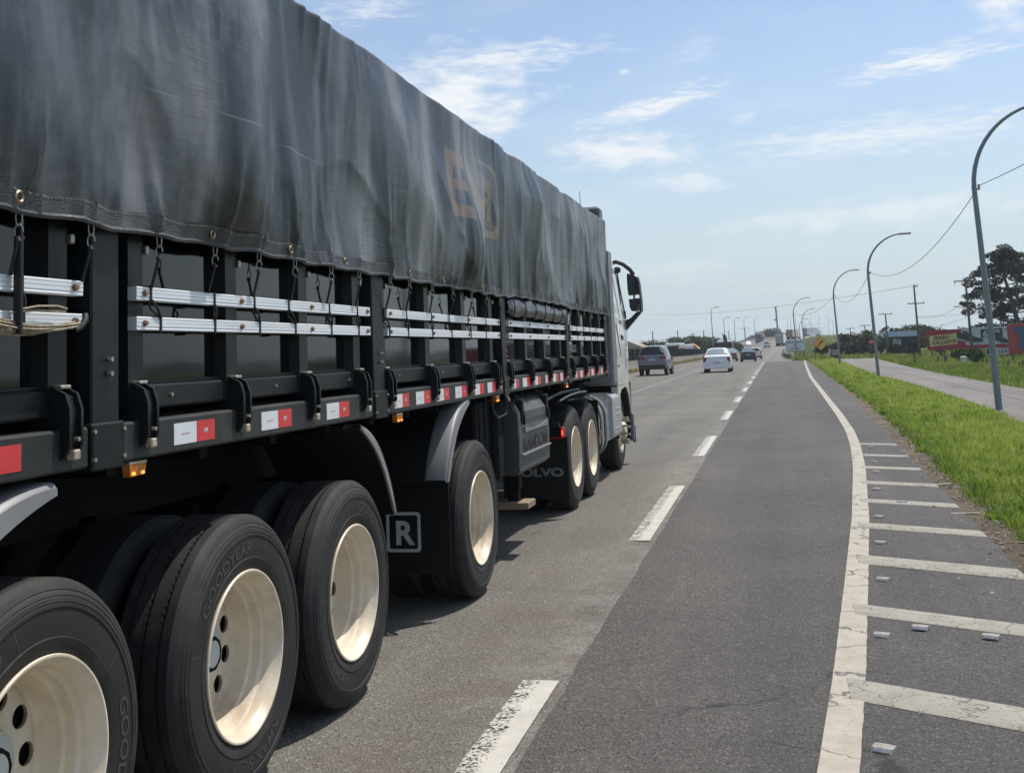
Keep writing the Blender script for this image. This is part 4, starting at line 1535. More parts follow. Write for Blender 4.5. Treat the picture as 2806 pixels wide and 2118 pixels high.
# =====================================================================  the tractor unit
M_CAB = pmat('white_cab_paint', (0.72, 0.71, 0.67), 0.28, var=.05, vscale=2, coat=.4, dust=.25, dustcol=(.45, .42, .36))
M_CABG = pmat('grey_fairing', (0.17, 0.175, 0.185), 0.45, var=.1)
M_GLASS = pmat('window_glass', (0.10, 0.12, 0.13), 0.04, spec=.9)
M_BLK = pmat('black_plastic', (0.018, 0.018, 0.019), 0.5, var=.2)
M_ALUP = pmat('polished_tank', (0.72, 0.73, 0.74), 0.22, metal=.85, var=.08, vscale=2, rvar=.15)
M_ALUG = pmat('grey_box_cover', (0.42, 0.43, 0.44), 0.35, metal=.35, var=.08)
M_CHROME = pmat('nut_cap', (0.27, 0.25, 0.21), 0.3, metal=.3, var=.2)

tractor = thing('tractor_unit', 'white lorry cab with black mirrors pulling the black semi-trailer', 'lorry', (-3.27, 14.0, 0))
mb = MB()
for x in (-3.7, -2.84):
    mb.box(x - .05, x + .05, 10.95, 16.3, .72, .98)
mb.box(-4.2, -2.35, 11.0, 13.4, 1.0, 1.03)
mb.lathe([(.05, 0), (.45, 0), (.45, .06), (.05, .06)], (-3.27, 12.3, 1.14), 2, 24)
mb.box(-4.3, -2.5, 14.3, 15.0, .55, 1.25)
for y in (11.85, 12.92, 15.75):
    mb.tube([(-4.3, y, .525), (-2.3, y, .525)], .08, 10)
mb.build('chassis', M_UNDER, tractor)

DX = -2.13
dw = make_wheel('wheel', tractor, (DX, 11.85, .535), lug=True, letters=False)
di = make_wheel('wheel', tractor, (DX - .335, 11.85, .535), lug=True, letters=False, inner=True)
for y in (11.85, 12.92):
    if y > 12:
        c = copy_tree(dw, tractor)
        c.location = dw.location + Vector((0, y - 11.85, 0))
        c.rotation_euler = (R(23), 0, 0)
        c = copy_tree(di, tractor)
        c.location = di.location + Vector((0, y - 11.85, 0))
    c = copy_tree(di, tractor)
    c.location = di.location + Vector((-1.66, y - 11.85, 0))
    c.rotation_euler = (0, 0, math.pi)

# front wheel with spiked nut caps
fw = thing('wheel', None, None, (-2.19, 15.75, .525), parent=tractor)
mb = MB()
prof = list(TYPROF)
tread(prof, -.046, -.248, TR, (-.085, -.148, -.210))
prof += [(.519, -.254), (.505, -.270), (.47, -.287), (.36, -.288), (.306, -.27), (.300, -.245)]
mb.lathe(prof, Vector((-2.19, 15.75, .525)), 0, 64)
mb.build('tyre', M_TYRE, fw)
mb = MB()
mb.lathe([(.299, -.06), (.314, -.012), (.314, -.003), (.300, -.006), (.285, -.03), (.26, -.045), (.235, -.02), (.20, .01), (.12, .02), (.11, .06), (.09, .075), (.001, .078)], Vector((-2.19, 15.75, .525)), 0, 64)
mb.build('rim', M_RIM, fw)
for k in range(10):
    an = 2 * math.pi * (k + .3) / 10
    p = Vector((-2.19 + .005, 15.75 + .168 * math.cos(an), .525 + .168 * math.sin(an)))
    mb = MB()
    mb.tube([p, p + Vector((.035, 0, 0)), p + Vector((.037, 0, 0)), p + Vector((.078, 0, 0)), p + Vector((.092, 0, 0)), p + Vector((.108, 0, 0))], [.027, .025, .017, .015, .022, .012], 10)
    mb.build('nut_cap', M_CHROME, fw)
c = copy_tree(fw, tractor)
c.location = fw.location + Vector((-2.16, 0, 0))
c.rotation_euler = (0, 0, math.pi)

# rear: flap, light, guards
mb = MB()
mb.box(-4.44, -3.76, 11.16, 11.172, .18, .80, c=.003)
mb.build('mud_flap', M_FLAP, tractor)
mb = MB()
mb.box(-2.78, -2.10, 11.16, 11.172, .18, .80, c=.003)
fl = mb.build('mud_flap', M_FLAP, tractor)
V, F = text_geo("VOLVO", .118, .006, 0, 'LEFT', 4)
sx = .54 / max(p[0] for p in V)
mb = MB()
mb.add([(-2.69 + p[0] * sx, 11.156, .41 + p[1] * .95) for p in V], F)
mb.build('flap_lettering', pmat('faded_flap_print', (.20, .20, .195), .7, var=.3, vscale=25), fl)
mb = MB()
mb.box(-2.56, -2.115, 11.06, 11.13, .785, .895, 0, .010)
for y in (0, 1):
    mb.box(-2.155 + .022 * y, -2.145 + .022 * y, 11.055, 11.061, .815, .868, 1, .002)
mb.box(-2.42, -2.16, 11.08, 11.12, .895, .94, 2, .004)
mb.build('tail_light', [pmat('red_lens', (.55, .015, .018), .25, var=.3, vscale=40), emat('lit_lamp', (1, .06, .03), 4.0), M_BLK], tractor)
mb = MB()
mb.box(-4.4, -2.14, 11.04, 11.16, .80, .90)
mb.build('rear_crossmember', M_UNDER, tractor)
for cyy in (11.85, 12.92):
    mb = MB()
    mb.box(-2.75, -2.16, cyy - .22, cyy + .22, 1.125, 1.14, 0, .004)
    mb.build('drive_guard', M_BLK, tractor)
mb = MB()
mb.tube([(-2.2, 11.35, 1.145), (-2.18, 11.9, 1.185), (-2.18, 12.4, 1.19), (-2.2, 13.0, 1.175)], .012, 6)
mb.tube([(-2.32, 11.3, 1.165), (-2.3, 12.0, 1.21), (-2.32, 13.2, 1.20)], .015, 6)
mb.build('guard_rail', pmat('guard_steel', (.32, .32, .31), .4, metal=.6), tractor)

# fuel tank with polished bands, black flap before it, grey box
def dsec(x0, z0, z1, r, n=7):
    o = [(-2.78, z0), ]
    for i in range(n + 1):
        a = R(-90 + 90 * i / n)
        o.append((x0 - r + r * math.cos(a), z0 + r + r * math.sin(a)))
    for i in range(n + 1):
        a = R(90 * i / n)
        o.append((x0 - r + r * math.cos(a), z1 - r + r * math.sin(a)))
    o.append((-2.78, z1))
    return o
mb = MB()
mb.prism(dsec(-2.17, .30, 1.07, .26), 1, 13.55, 14.30)
tank = mb.build('fuel_tank', M_ALUP, tractor, sharp=25)
for y, m_, w_ in ((13.62, M_ALUP, .05), (13.78, M_BLK, .05), (13.93, M_ALUP, .06), (14.12, M_BLK, .07), (14.27, M_ALUG, .05)):
    mb = MB()
    mb.prism(dsec(-2.158, .288, 1.082, .268), 1, y - w_ / 2, y + w_ / 2)
    mb.build('tank_band', m_, tank, sharp=25)
mb = MB()
mb.box(-2.154, -2.140, 13.60, 13.645, .60, .68, c=.005)
mb.build('side_marker', M_AMBER, tank)
mb = MB()
mb.box(-2.65, -2.14, 13.47, 13.485, .44, 1.05, c=.003)
mb.build('front_flap', M_FLAP, tractor)
mb = MB()
mb.prism(dsec(-2.10, .50, 1.075, .07), 1, 14.40, 15.22)
b_ = mb.build('side_box', M_ALUG, tractor, sharp=25)
mb = MB()
for z, d in ((.62, .006), (.80, .004), (.87, .004)):
    mb.box(-2.102, -2.094, 14.52 if z < .7 else 14.7, 15.12, z, z + .012, c=.002)
mb.box(-2.45, -2.15, 14.34, 14.40, .5, 1.10)
for y, z in ((14.5, .95), (15.12, .98), (14.5, .58)):
    mb.tube([(-2.102, y, z), (-2.09, y, z)], .012, 6)
mb.build('box_trim', M_ALUP, b_)
mb = MB()
mb.box(-2.13, -2.105, 15.26, 15.31, .66, .73, c=.004)
mb.build('side_marker', M_AMBER, tractor)
mb = MB()
mb.box(-2.6, -2.15, 15.24, 15.30, .45, 1.12)
mb.build('guard_plate', M_BLK, tractor)

# cab
CXC = -3.27
ST = [(15.02, [(-2.10, 1.17), (-2.09, 1.6), (-2.095, 2.04), (-2.20, 2.92), (-2.30, 3.10), (-2.6, 3.2), (CXC, 3.24)]),
      (15.75, [(-2.10, 1.17), (-2.085, 1.6), (-2.09, 2.04), (-2.20, 2.92), (-2.32, 3.08), (-2.6, 3.16), (CXC, 3.2)]),
      (16.28, [(-2.12, 1.17), (-2.10, 1.6), (-2.10, 2.04), (-2.23, 2.84), (-2.36, 3.0), (-2.65, 3.08), (CXC, 3.12)]),
      (16.46, [(-2.20, 1.17), (-2.17, 1.6), (-2.165, 2.04), (-2.31, 2.74), (-2.43, 2.9), (-2.7, 2.96), (CXC, 3.0)]),
      (16.58, [(-2.45, 1.17), (-2.42, 1.6), (-2.40, 2.04), (-2.52, 2.6), (-2.6, 2.74), (-2.8, 2.8), (CXC, 2.83)])]
def loft(mb, st, cx_, mi=0):
    rows = []
    for y, pr in st:
        rows.append([(x, y, z) for x, z in pr] + [(2 * cx_ - x, y, z) for x, z in reversed(pr[:-1])])
    n = len(rows[0])
    mb.grid(lambda i, j: rows[i][j], len(rows), n, mi)
    mb.add(rows[0], [tuple(range(n))], mi)
    mb.add(rows[-1], [tuple(range(n - 1, -1, -1))], mi)
    bt = [r[0] for r in rows] + [r[-1] for r in reversed(rows)]
    mb.add(bt, [tuple(range(len(bt)))], mi)
mb = MB()
loft(mb, ST, CXC)
# wheel-arch skirt and front panel below the door line
def arch_panel(x0, x1):
    arcp = [(15.75 + .66 * math.cos(R(a)), .50 + .64 * math.sin(R(a))) for a in range(176, 3, -9)]
    return [(15.05, 1.168), (15.05, 1.14)] + [(p[0], p[1]) for p in arcp if p[1] < 1.20 and p[0] > 15.5 and p[1] > .52] 
front = [(16.36, .33), (16.56, .33), (16.56, 1.168), (15.05, 1.168), (15.05, 1.15), (15.60, 1.135), (15.90, 1.12), (16.12, 1.03), (16.28, .86), (16.36, .62)]
cab = mb.build('cab', M_CAB, tractor, sharp=38)
mb = MB()
mb.prism(front, 0, -2.30, -2.125)
mb.prism(front, 0, -4.415, -4.24)
mb.prism([(16.42, .34), (16.60, .34), (16.60, 1.16), (16.42, 1.16)], 0, -4.24, -2.30)
mb.build('wheel_arch', M_BLK, cab)
mb = MB()
mb.prism([(15.05, 1.168), (15.05, .98), (15.40, 1.10), (15.75, 1.13), (16.0, 1.10), (16.2, .99), (16.33, .82), (16.37, .66), (16.40, .66), (16.37, .84), (16.24, 1.04), (16.16, 1.168)], 0, -2.20, -2.105)
mb.build('arch_edge', M_CAB, cab)
mb = MB()                                                            # side window, following the tumblehome
def side_at(z, y):
    x = np.interp(z, [1.17, 1.6, 2.04, 2.92], [-2.10, -2.085, -2.09, -2.20])
    return x - (.03 * ((y - 15.75) / .53) ** 2 if y > 15.75 else 0)
def wpan(poly, off):
    mb = MB()
    V = [(side_at(z, y) + off, y, z) for y, z in poly] + [(side_at(z, y) - .02, y, z) for y, z in poly]
    n = len(poly)
    mb.add(V, [tuple(range(n))] + [(i, n + i, n + (i + 1) % n, (i + 1) % n) for i in range(n)])
    return mb
wpan([(15.50, 2.10), (16.22, 2.02), (16.30, 2.10), (16.22, 2.55), (16.10, 2.76), (15.52, 2.80)], .004).build('window', M_GLASS, cab)
wpan([(15.42, 2.02), (16.30, 1.95), (16.30, 1.975), (15.42, 2.045)], .006).build('door_trim', M_BLK, cab)
wpan([(15.40, 1.22), (15.412, 1.22), (15.45, 2.86), (15.438, 2.86)], .003).build('door_gap', M_BLK, cab)
wpan([(15.5, 1.80), (15.68, 1.78), (15.68, 1.83), (15.5, 1.85)], .012).build('door_handle', M_BLK, cab)
wpan([(15.06, 1.42), (16.25, 1.40), (16.25, 1.412), (15.06, 1.432)], .004).build('panel_gap', M_BLK, cab)
wpan([(15.08, 1.98), (15.38, 1.55), (15.40, 1.58), (15.10, 2.02)], .004).build('side_badge_stripe', M_CABG, cab)
mb = MB()
mb.box(-2.72, -2.095, 14.66, 15.03, 1.19, 2.98, c=.03)
mb.build('side_fairing', M_CABG, tractor)
mb = MB()
mb.box(-4.44, -3.8, 14.66, 15.03, 1.19, 2.98, c=.03)
mb.build('side_fairing', M_CABG, tractor)
mb = MB()
mb.box(-4.3, -2.22, 14.95, 15.25, 3.05, 3.60, c=.03)
mb.prism([(14.62, 3.05), (15.0, 3.05), (15.0, 3.56), (14.75, 3.55)], 0, -4.25, -2.36)
mb.build('roof_deflector', pmat('deflector_grey', (.13, .14, .15), .5, var=.1), tractor)
mb = MB()
mb.tube([(-2.45, 14.8, 3.55), (-2.45, 14.78, 3.80)], .004, 5)
mb.build('aerial', M_BLK, tractor)
# mirrors
mb = MB()
def plate(poly, y0, y1, mi=0):
    mb.prism(poly, 1, y0, y1, mi)
plate([(-2.035, 2.74), (-1.955, 2.725), (-1.895, 2.67), (-1.885, 2.62), (-1.872, 2.435), (-2.03, 2.425), (-2.04, 2.5), (-2.042, 2.68)], 16.12, 16.30)
plate([(-2.03, 2.365), (-1.885, 2.375), (-1.872, 2.21), (-1.93, 2.19), (-2.0, 2.195), (-2.022, 2.25)], 16.12, 16.30)
plate([(-1.968, 2.36), (-1.948, 2.36), (-1.948, 2.44), (-1.968, 2.44)], 16.16, 16.24)
plate([(-1.888, 2.69), (-1.868, 2.60), (-1.850, 2.34), (-1.852, 2.19), (-1.876, 2.17), (-1.868, 2.34), (-1.882, 2.60)], 16.10, 16.32)
plate([(-1.862, 2.19), (-1.885, 2.15), (-1.96, 2.07), (-2.10, 1.92), (-2.12, 2.06), (-2.03, 2.09), (-1.93, 2.18)], 16.16, 16.28)
mb.tube([(-2.27, 2.94 - .02, 0)[0:1] + (16.2, 2.90), (-2.20, 16.2, 2.925), (-2.10, 16.2, 2.885), (-2.0, 16.2, 2.80), (-1.95, 16.2, 2.72)], .030, 8)
mb.sphere((-2.185, 16.18, 2.80), .055, .05, .05, 12, 8)
mb.tube([(-2.185, 16.18, 2.76), (-2.165, 16.2, 2.55), (-2.10, 16.22, 2.10)], .010, 6)
for z in (2.10, 2.14, 2.18):
    mb.tube([(-2.125, 16.22, z), (-2.095, 16.22, z)], .018, 6)
mir = mb.build('mirror', M_BLK, tractor)
mb = MB()
mb.prism([(-1.92, 2.20), (-1.878, 2.20), (-1.878, 2.30)], 1, 16.105, 16.119)
mb.build('mirror_glint', pmat('mirror_bright', (.6, .62, .62), .1, metal=.8), mir)
mb = MB()
mb.prism([(-2.02, 2.45), (-1.895, 2.46), (-1.905, 2.66), (-1.96, 2.71), (-2.025, 2.72)], 1, 16.112, 16.119)
mb.build('mirror_glass', pmat('mirror_dark', (.03, .04, .045), .06), mir)
mb = MB()
mb.box(-2.14, -2.085, 16.34, 16.44, .34, .72, c=.012)
mb.box(-2.125, -2.075, 16.44, 16.50, .30, .55, c=.01)
mb.build('bumper_corner', pmat('corner_grey', (.16, .16, .16), .5), tractor)

# =====================================================================  cars and lorries ahead
M_TYRE2 = pmat('car_tyre', (.02, .02, .02), .8)
M_RIM2 = pmat('car_rim', (.35, .35, .36), .4, metal=.6)
M_LENS = pmat('tail_lens', (.26, .012, .018), .15)
M_PLATE = pmat('plate_grey', (.45, .45, .44), .5)
M_CGLASS = pmat('car_glass', (.012, .015, .018), .12, spec=.25)


def interp_stations(st, y):
    ys = [s[0] for s in st]
    return [(float(np.interp(y, ys, [s[1][k][0] for s in st])), float(np.interp(y, ys, [s[1][k][1] for s in st]))) for k in range(len(st[0][1]))]


CARS = {
    # y, (half width, height) from sill to roof centre
    'sedan': dict(L=4.3, st=[
        (0.00, [(.78, .34), (.84, .52), (.82, .66), (.78, .70), (.5, .71), (0, .71)]),
        (0.05, [(.80, .28), (.86, .55), (.84, .80), (.80, .95), (.5, 1.0), (0, 1.0)]),
        (0.14, [(.81, .24), (.86, .55), (.84, .90), (.78, 1.03), (.5, 1.055), (0, 1.06)]),
        (0.62, [(.82, .22), (.87, .55), (.85, .93), (.75, 1.05), (.5, 1.09), (0, 1.10)]),
        (1.25, [(.83, .22), (.87, .55), (.85, .95), (.62, 1.43), (.45, 1.49), (0, 1.50)]),
        (2.1, [(.83, .22), (.87, .55), (.85, .95), (.63, 1.47), (.45, 1.53), (0, 1.54)]),
        (2.8, [(.83, .22), (.87, .55), (.84, .95), (.61, 1.42), (.45, 1.47), (0, 1.48)]),
        (3.4, [(.83, .22), (.86, .55), (.82, .92), (.68, .97), (.45, 1.0), (0, 1.01)]),
        (4.1, [(.80, .24), (.83, .50), (.78, .72), (.66, .80), (.45, .83), (0, .84)]),
        (4.3, [(.66, .32), (.68, .46), (.64, .58), (.58, .62), (.4, .63), (0, .63)])],
        rw=(.66, 1.20), lamp=(.60, .83, .68, .98), roof=(1.3, 2.75), axle=(.75, 3.4)),
    'suv': dict(L=4.6, st=[
        (0.00, [(.80, .50), (.90, .66), (.90, .82), (.86, .92), (.5, .94), (0, .95)]),
        (0.06, [(.82, .42), (.92, .66), (.91, 1.0), (.87, 1.20), (.5, 1.25), (0, 1.25)]),
        (0.55, [(.85, .38), (.93, .70), (.91, 1.10), (.67, 1.78), (.5, 1.85), (0, 1.86)]),
        (1.2, [(.86, .36), (.93, .70), (.91, 1.12), (.68, 1.84), (.5, 1.90), (0, 1.91)]),
        (2.4, [(.86, .36), (.93, .70), (.90, 1.12), (.70, 1.84), (.5, 1.91), (0, 1.92)]),
        (3.0, [(.86, .36), (.93, .70), (.89, 1.10), (.70, 1.62), (.5, 1.68), (0, 1.69)]),
        (3.5, [(.86, .38), (.92, .70), (.86, 1.08), (.76, 1.14), (.5, 1.18), (0, 1.19)]),
        (4.4, [(.84, .40), (.88, .66), (.84, .95), (.74, 1.05), (.5, 1.08), (0, 1.08)]),
        (4.6, [(.72, .46), (.76, .62), (.72, .80), (.66, .88), (.4, .9), (0, .9)])],
        rw=(.12, .52), lamp=(.42, .90, 1.06, 1.20), roof=(.5, 3.0), axle=(.85, 3.55)),
    'hatch': dict(L=3.8, st=[
        (0.00, [(.72, .36), (.80, .50), (.79, .66), (.76, .74), (.45, .76), (0, .76)]),
        (0.06, [(.76, .28), (.82, .52), (.81, .86), (.76, 1.0), (.45, 1.04), (0, 1.04)]),
        (0.48, [(.78, .24), (.82, .55), (.80, .92), (.60, 1.42), (.42, 1.48), (0, 1.49)]),
        (1.8, [(.79, .24), (.82, .55), (.80, .92), (.61, 1.46), (.42, 1.52), (0, 1.53)]),
        (2.4, [(.79, .24), (.82, .55), (.79, .92), (.59, 1.40), (.42, 1.45), (0, 1.46)]),
        (3.0, [(.79, .24), (.81, .55), (.77, .90), (.66, .96), (.42, .99), (0, 1.0)]),
        (3.65, [(.76, .26), (.78, .50), (.72, .70), (.62, .78), (.42, .81), (0, .81)]),
        (3.8, [(.60, .34), (.63, .46), (.6, .56), (.54, .6), (.4, .61), (0, .61)])],
        rw=(.10, .44), lamp=(.58, .80, .74, 1.0), roof=(.55, 2.35), axle=(.6, 3.05)),
}


def make_car(name, label, cat, kind, paint, x, y, z=0.0, rot=0.0, glass=None, sc=1.0, group=None, lower=None):
    d = CARS[kind]
    g = glass or M_CGLASS
    root = thing(name, label, cat, (0, 0, 0), 0, group)
    mb = MB()
    loft(mb, [(yy, [(w_, z_) for w_, z_ in pr]) for yy, pr in d['st']], 0.0)
    body = mb.build('body', paint, root, sharp=40)
    def pane(y0, y1, k0, k1, f0, f1, off=.008):
        """panel lying on the shell between two stations and two section heights"""
        V = []
        for yy in (y0, y1):
            pr = interp_stations(d['st'], yy)
            for k, f in ((k0, f0), (k1, f1)):
                a, b = pr[k], pr[k + 1]
                V.append((a[0] + (b[0] - a[0]) * f, yy, a[1] + (b[1] - a[1]) * f))
        return V
    y0, y1 = d['rw']
    V = []
    for yy in (y0, y1):
        pr = interp_stations(d['st'], yy)
        wd = pr[3][0] * .93
        V += [(-wd, yy, pr[3][1]), (-wd * .6, yy, pr[4][1]), (0, yy, pr[5][1]), (wd * .6, yy, pr[4][1]), (wd, yy, pr[3][1])]
    nrm = (0, -(V[7][2] - V[2][2]), V[7][1] - V[2][1])
    ln = math.hypot(nrm[1], nrm[2])
    V = [(p[0], p[1] + .016 * nrm[1] / ln, p[2] + .016 * nrm[2] / ln) for p in V]
    mb = MB()
    mb.add(V, [(i, i + 1, i + 6, i + 5) for i in range(4)])
    mb.build('rear_window', g, root)
    r0, r1 = d['roof']
    for s in (-1, 1):
        mb = MB()
        V = pane(r0 + .05, r0 + .75, 2, 2, .12, .86) + pane(r0 + .82, r1 - .1, 2, 2, .12, .86)
        e0 = pane(r1 + .35, r1 + .36, 2, 2, .05, .2)
        V = [(s * (p[0] + .012), p[1], p[2]) for p in V]
        mb.add(V, [(0, 1, 3, 2), (4, 5, 7, 6)])
        mb.build('side_window', g, root)
        a, b, z0, z1 = d['lamp']
        mb = MB()
        mb.prism([(s * a, z1), (s * b, z1), (s * (b + .02), z0), (s * (a + .10), z0)], 1, -.012 if kind != 'suv' else -.005, .16)
        mb.build('tail_light', M_LENS, root)
        mb = MB()
        mb.box(s * .93 - .07, s * .93 + .07, r1 - .05, r1 + .06, .98, 1.10, c=.02)
        mb.build('mirror', M_BLK, root)
    mb = MB()
    zb = .36 if kind != 'suv' else .52
    mb.box(-.84, .84, -.035, .3, zb - .12, zb + (.09 if kind != 'suv' else .16), c=.03)
    mb.build('bumper', lower or M_BLK, root)
    mb = MB()
    zp = {'sedan': .60, 'suv': 1.0, 'hatch': .80}[kind]
    mb.box(-.21, .21, -.022, .02, zp - .055, zp + .06)
    mb.build('number_plate', M_PLATE, root)
    for ya in d['axle']:
        for s in (-1, 1):
            rr = .31 if kind != 'suv' else .40
            wh = thing('wheel', None, None, (s * (.74 if kind != 'suv' else .80), ya, rr), parent=root)
            c_ = wh.location
            mb = MB()
            mb.lathe([(rr * .62, -.10), (rr * .95, -.11), (rr, -.08), (rr, .08), (rr * .95, .11), (rr * .62, .10)], c_, 0, 20, closed=True)
            mb.build('tyre', M_TYRE2, wh)
            mb = MB()
            mb.lathe([(.01, s * .06), (rr * .3, s * .07), (rr * .5, s * .05), (rr * .63, s * .095)], c_, 0, 16)
            mb.build('rim', M_RIM2, wh)
    root.location = (x, y, z)
    root.rotation_euler = (0, 0, rot)
    root.scale = (sc, sc, sc)
    return root


def carpaint(name, col, metal=.0, rough=.25):
    return pmat(name, col, rough, metal, var=.04, coat=.6)


P_SIL = carpaint('silver_car_paint', (.17, .18, .20), .4, .4)
P_WHT = carpaint('white_car_paint', (.72, .73, .73))
P_DRK = carpaint('dark_car_paint', (.022, .026, .03))
P_PUR = carpaint('mauve_car_paint', (.22, .17, .21), .3)
M_GBR = pmat('bright_glass', (.20, .25, .27), .12, spec=.8)  # paler glass: reflected sky is put into the base colour
make_car('suv', 'silver sport utility car with dark rear window in the lane beside the median wall', 'car', 'suv', P_SIL, -7.75, 71.5, 0, R(-1.5))
make_car('sedan', 'white saloon with large red tail lights driving just ahead of the lorry', 'car', 'sedan', P_WHT, -3.78, 73.4, 0, 0, glass=M_GBR, lower=P_WHT, sc=1.03)
make_car('saloon_car', 'mauve-grey saloon partly hidden behind the white saloon', 'car', 'sedan', P_PUR, -5.45, 136, road_z(136), 0, glass=M_GBR)
make_car('hatchback', 'black hatchback with a pale number plate right of the white saloon', 'car', 'hatch', P_DRK, -3.02, 124, road_z(124) - .05, 0, glass=M_GBR)
make_car('small_car', 'small white car close to the right of the black hatchback', 'car', 'hatch', P_WHT, -2.72, 150, road_z(150), 0)
make_car('estate_car', 'white car climbing the rise behind the white box lorry', 'car', 'suv', P_WHT, -2.5, 330, road_z(330), 0)
make_car('parked_car', 'dark car at the end of the service road beside the diamond sign', 'car', 'sedan', pmat('matt_dark_car', (.012, .014, .016), .7, spec=.15), 7.25, 151, svc_z(148), R(180), sc=.8)
make_car('distant_car', 'white car on the top of the viaduct left of the last lorry', 'car', 'hatch', P_WHT, road_c(470) - .6, 470, road_z(470), R(-35))
make_car('distant_car', 'white car on the top of the viaduct near the curved lamps', 'car', 'hatch', P_WHT, road_c(452) + .5, 452, road_z(452), R(-30))


def box_lorry(name, label, side, rear, x, y, z, rot, L=7.5, H=3.7, W=2.45):
    root = thing(name, label, 'lorry', (0, 0, 0))
    hw = W / 2
    mb = MB()
    mb.box(-hw, hw, 0, L, 1.05, H, 0, .03)
    mb.box(-hw + .06, -.02, -.012, .0, 1.12, H - .12, 1)
    mb.box(.02, hw - .06, -.012, .0, 1.12, H - .12, 1)
    mb.build('cargo_box', [side, rear], root)
    mb = MB()
    mb.box(-hw + .1, hw - .1, .1, L, .75, 1.04)
    mb.box(-hw + .05, hw - .05, .02, .14, .50, .68, 0, .01)
    mb.build('chassis', M_UNDER, root)
    mb = MB()
    mb.box(-hw + .08, hw - .08, L + .2, L + 2.0, .6, 2.75, 0, .12)
    mb.build('cab', P_WHT, root)
    for s in (-1, 1):
        mb = MB()
        mb.box(s * .95 - .14, s * .95 + .14, -.02, .06, .86, .98, 0, .01)
        mb.build('tail_light', M_LENS, root)
    for ya in (1.2, 2.4, L + 1.0):
        for s in (-1, 1):
            mb = MB()
            mb.lathe([(.25, -.25), (.48, -.27), (.50, -.2), (.50, .2), (.48, .27), (.25, .25)], (s * (hw - .3), ya, .5), 0, 18, closed=True)
            mb.build('wheel', M_TYRE2, root)
    root.location, root.rotation_euler = (x, y, z), (0, 0, rot)
    return root


M_BOXW = pmat('white_box_panel', (.72, .73, .72), .5, var=.05)
M_BOXG = pmat('shaded_rear_door', (.27, .28, .29), .5, var=.12, vscale=1)  # darker copy of the white panel, the rear's shade painted in
M_BOXT = pmat('tan_box_panel', (.50, .43, .34), .6, var=.1)
box_lorry('box_lorry', 'white box lorry with shade painted on its rear doors climbing the highway rise', M_BOXW, M_BOXG, 1.15, 350, road_z(350) - .1, R(-6))
box_lorry('box_lorry', 'tan box lorry ahead of the white box lorry on the rise', M_BOXT, pmat('shaded_tan_rear', (.20, .15, .11), .6), road_c(425) - 4.5, 425, road_z(425), R(-18))  # rear coloured darker than the tan sides to paint its shade
box_lorry('box_lorry', 'white box lorry with a shade-painted rear on the crest above the yellow diamond sign', M_BOXW, M_BOXG, road_c(480) - 3.0, 480, road_z(480), R(-38), H=3.9)

# black tipper lorry with a loader arm, hidden behind the white saloon
tip = thing('tipper_lorry', 'black high-sided lorry with a loading crane behind the white saloon', 'lorry', (-6.9, 152, road_z(152)))
mb = MB()
mb.box(-8.05, -5.75, 152, 158, .95, 2.25, c=.04)
for x in np.arange(-7.9, -5.7, .55):
    mb.box(x - .04, x + .04, 151.95, 152.0, .97, 2.22)
mb.build('load_bed', pmat('black_bed', (.028, .032, .036), .55, var=.3), tip)
mb = MB()
mb.box(-8.0, -5.8, 158.6, 160.4, .6, 2.55, c=.15)
mb.build('cab', P_WHT, tip)
mb = MB()
mb.box(-7.9, -5.9, 151.9, 160, .5, .94)
for x in (-7.75, -6.05):
    for y in (153, 154.4, 159.6):
        mb.lathe([(.2, -.2), (.5, -.2), (.5, .2), (.2, .2)], (x, y, .5), 0, 18, closed=True)
mb.build('running_gear', M_UNDER, tip)
mb = MB()
mb.prism([(-7.02, 2.2), (-6.5, 2.2), (-6.52, 2.75), (-6.62, 3.2), (-6.85, 3.38), (-7.06, 3.3), (-7.10, 3.0), (-7.04, 2.6)], 1, 157.9, 158.2)
mb.tube([(-7.1, 158.05, 3.2), (-7.12, 158.05, 3.62)], .03, 6)
mb.box(-6.9, -6.66, 157.7, 157.9, 2.3, 2.62, c=.05)
mb.build('crane', P_DRK, tip)
mb = MB()
mb.box(-5.62, -5.40, 159.9, 160.05, 1.45, 2.0, c=.04)
mb.tube([(-5.8, 160, 1.95), (-5.5, 160, 1.95)], .03, 6)
mb.build('mirror', M_BLK, tip)

# traffic on the opposite carriageway
bus = thing('bus', 'white bus with red stripes showing above the dark median screen', 'bus', (-15.6, 176, 0))
mb = MB()
mb.box(-16.9, -14.6, 176, 187, .45, 2.55, c=.12)
mb.build('body', P_WHT, bus)
mb = MB()
mb.box(-16.7, -14.8, 175.985, 176.0, 1.35, 2.15)
mb.build('windscreen', M_CGLASS, bus)
mb = MB()
mb.box(-16.88, -14.62, 175.975, 176.06, 1.98, 2.14, c=.01)
mb.box(-14.597, -14.585, 176.3, 186.5, 1.0, 1.9)
mb.build('red_stripe', pmat('bus_red', (.30, .05, .05), .4), bus)
for x in (-16.6, -14.9):
    for y in (178, 185):
        mb = MB()
        mb.lathe([(.2, -.15), (.45, -.15), (.45, .15), (.2, .15)], (x, y, .45), 0, 16, closed=True)
        mb.build('wheel', M_TYRE2, bus)
rig = thing('mixer_lorry', 'orange and white lorry beside the bus beyond the median', 'lorry', (-14.6, 198, 0))
mb = MB()
mb.box(-16.2, -14.2, 198, 200, .6, 2.3, c=.15)
mb.build('cab', P_WHT, rig)
mb = MB()
mb.prism([(-15.6, 1.0), (-14.1, 1.0), (-13.0, 1.0), (-13.6, 1.9), (-14.5, 2.5), (-15.4, 2.5)], 1, 200.4, 205)
mb.build('load', pmat('orange_load', (.45, .25, .12), .6, var=.2), rig)
mb = MB()
mb.box(-16.1, -13.2, 198.2, 205, .5, .95)
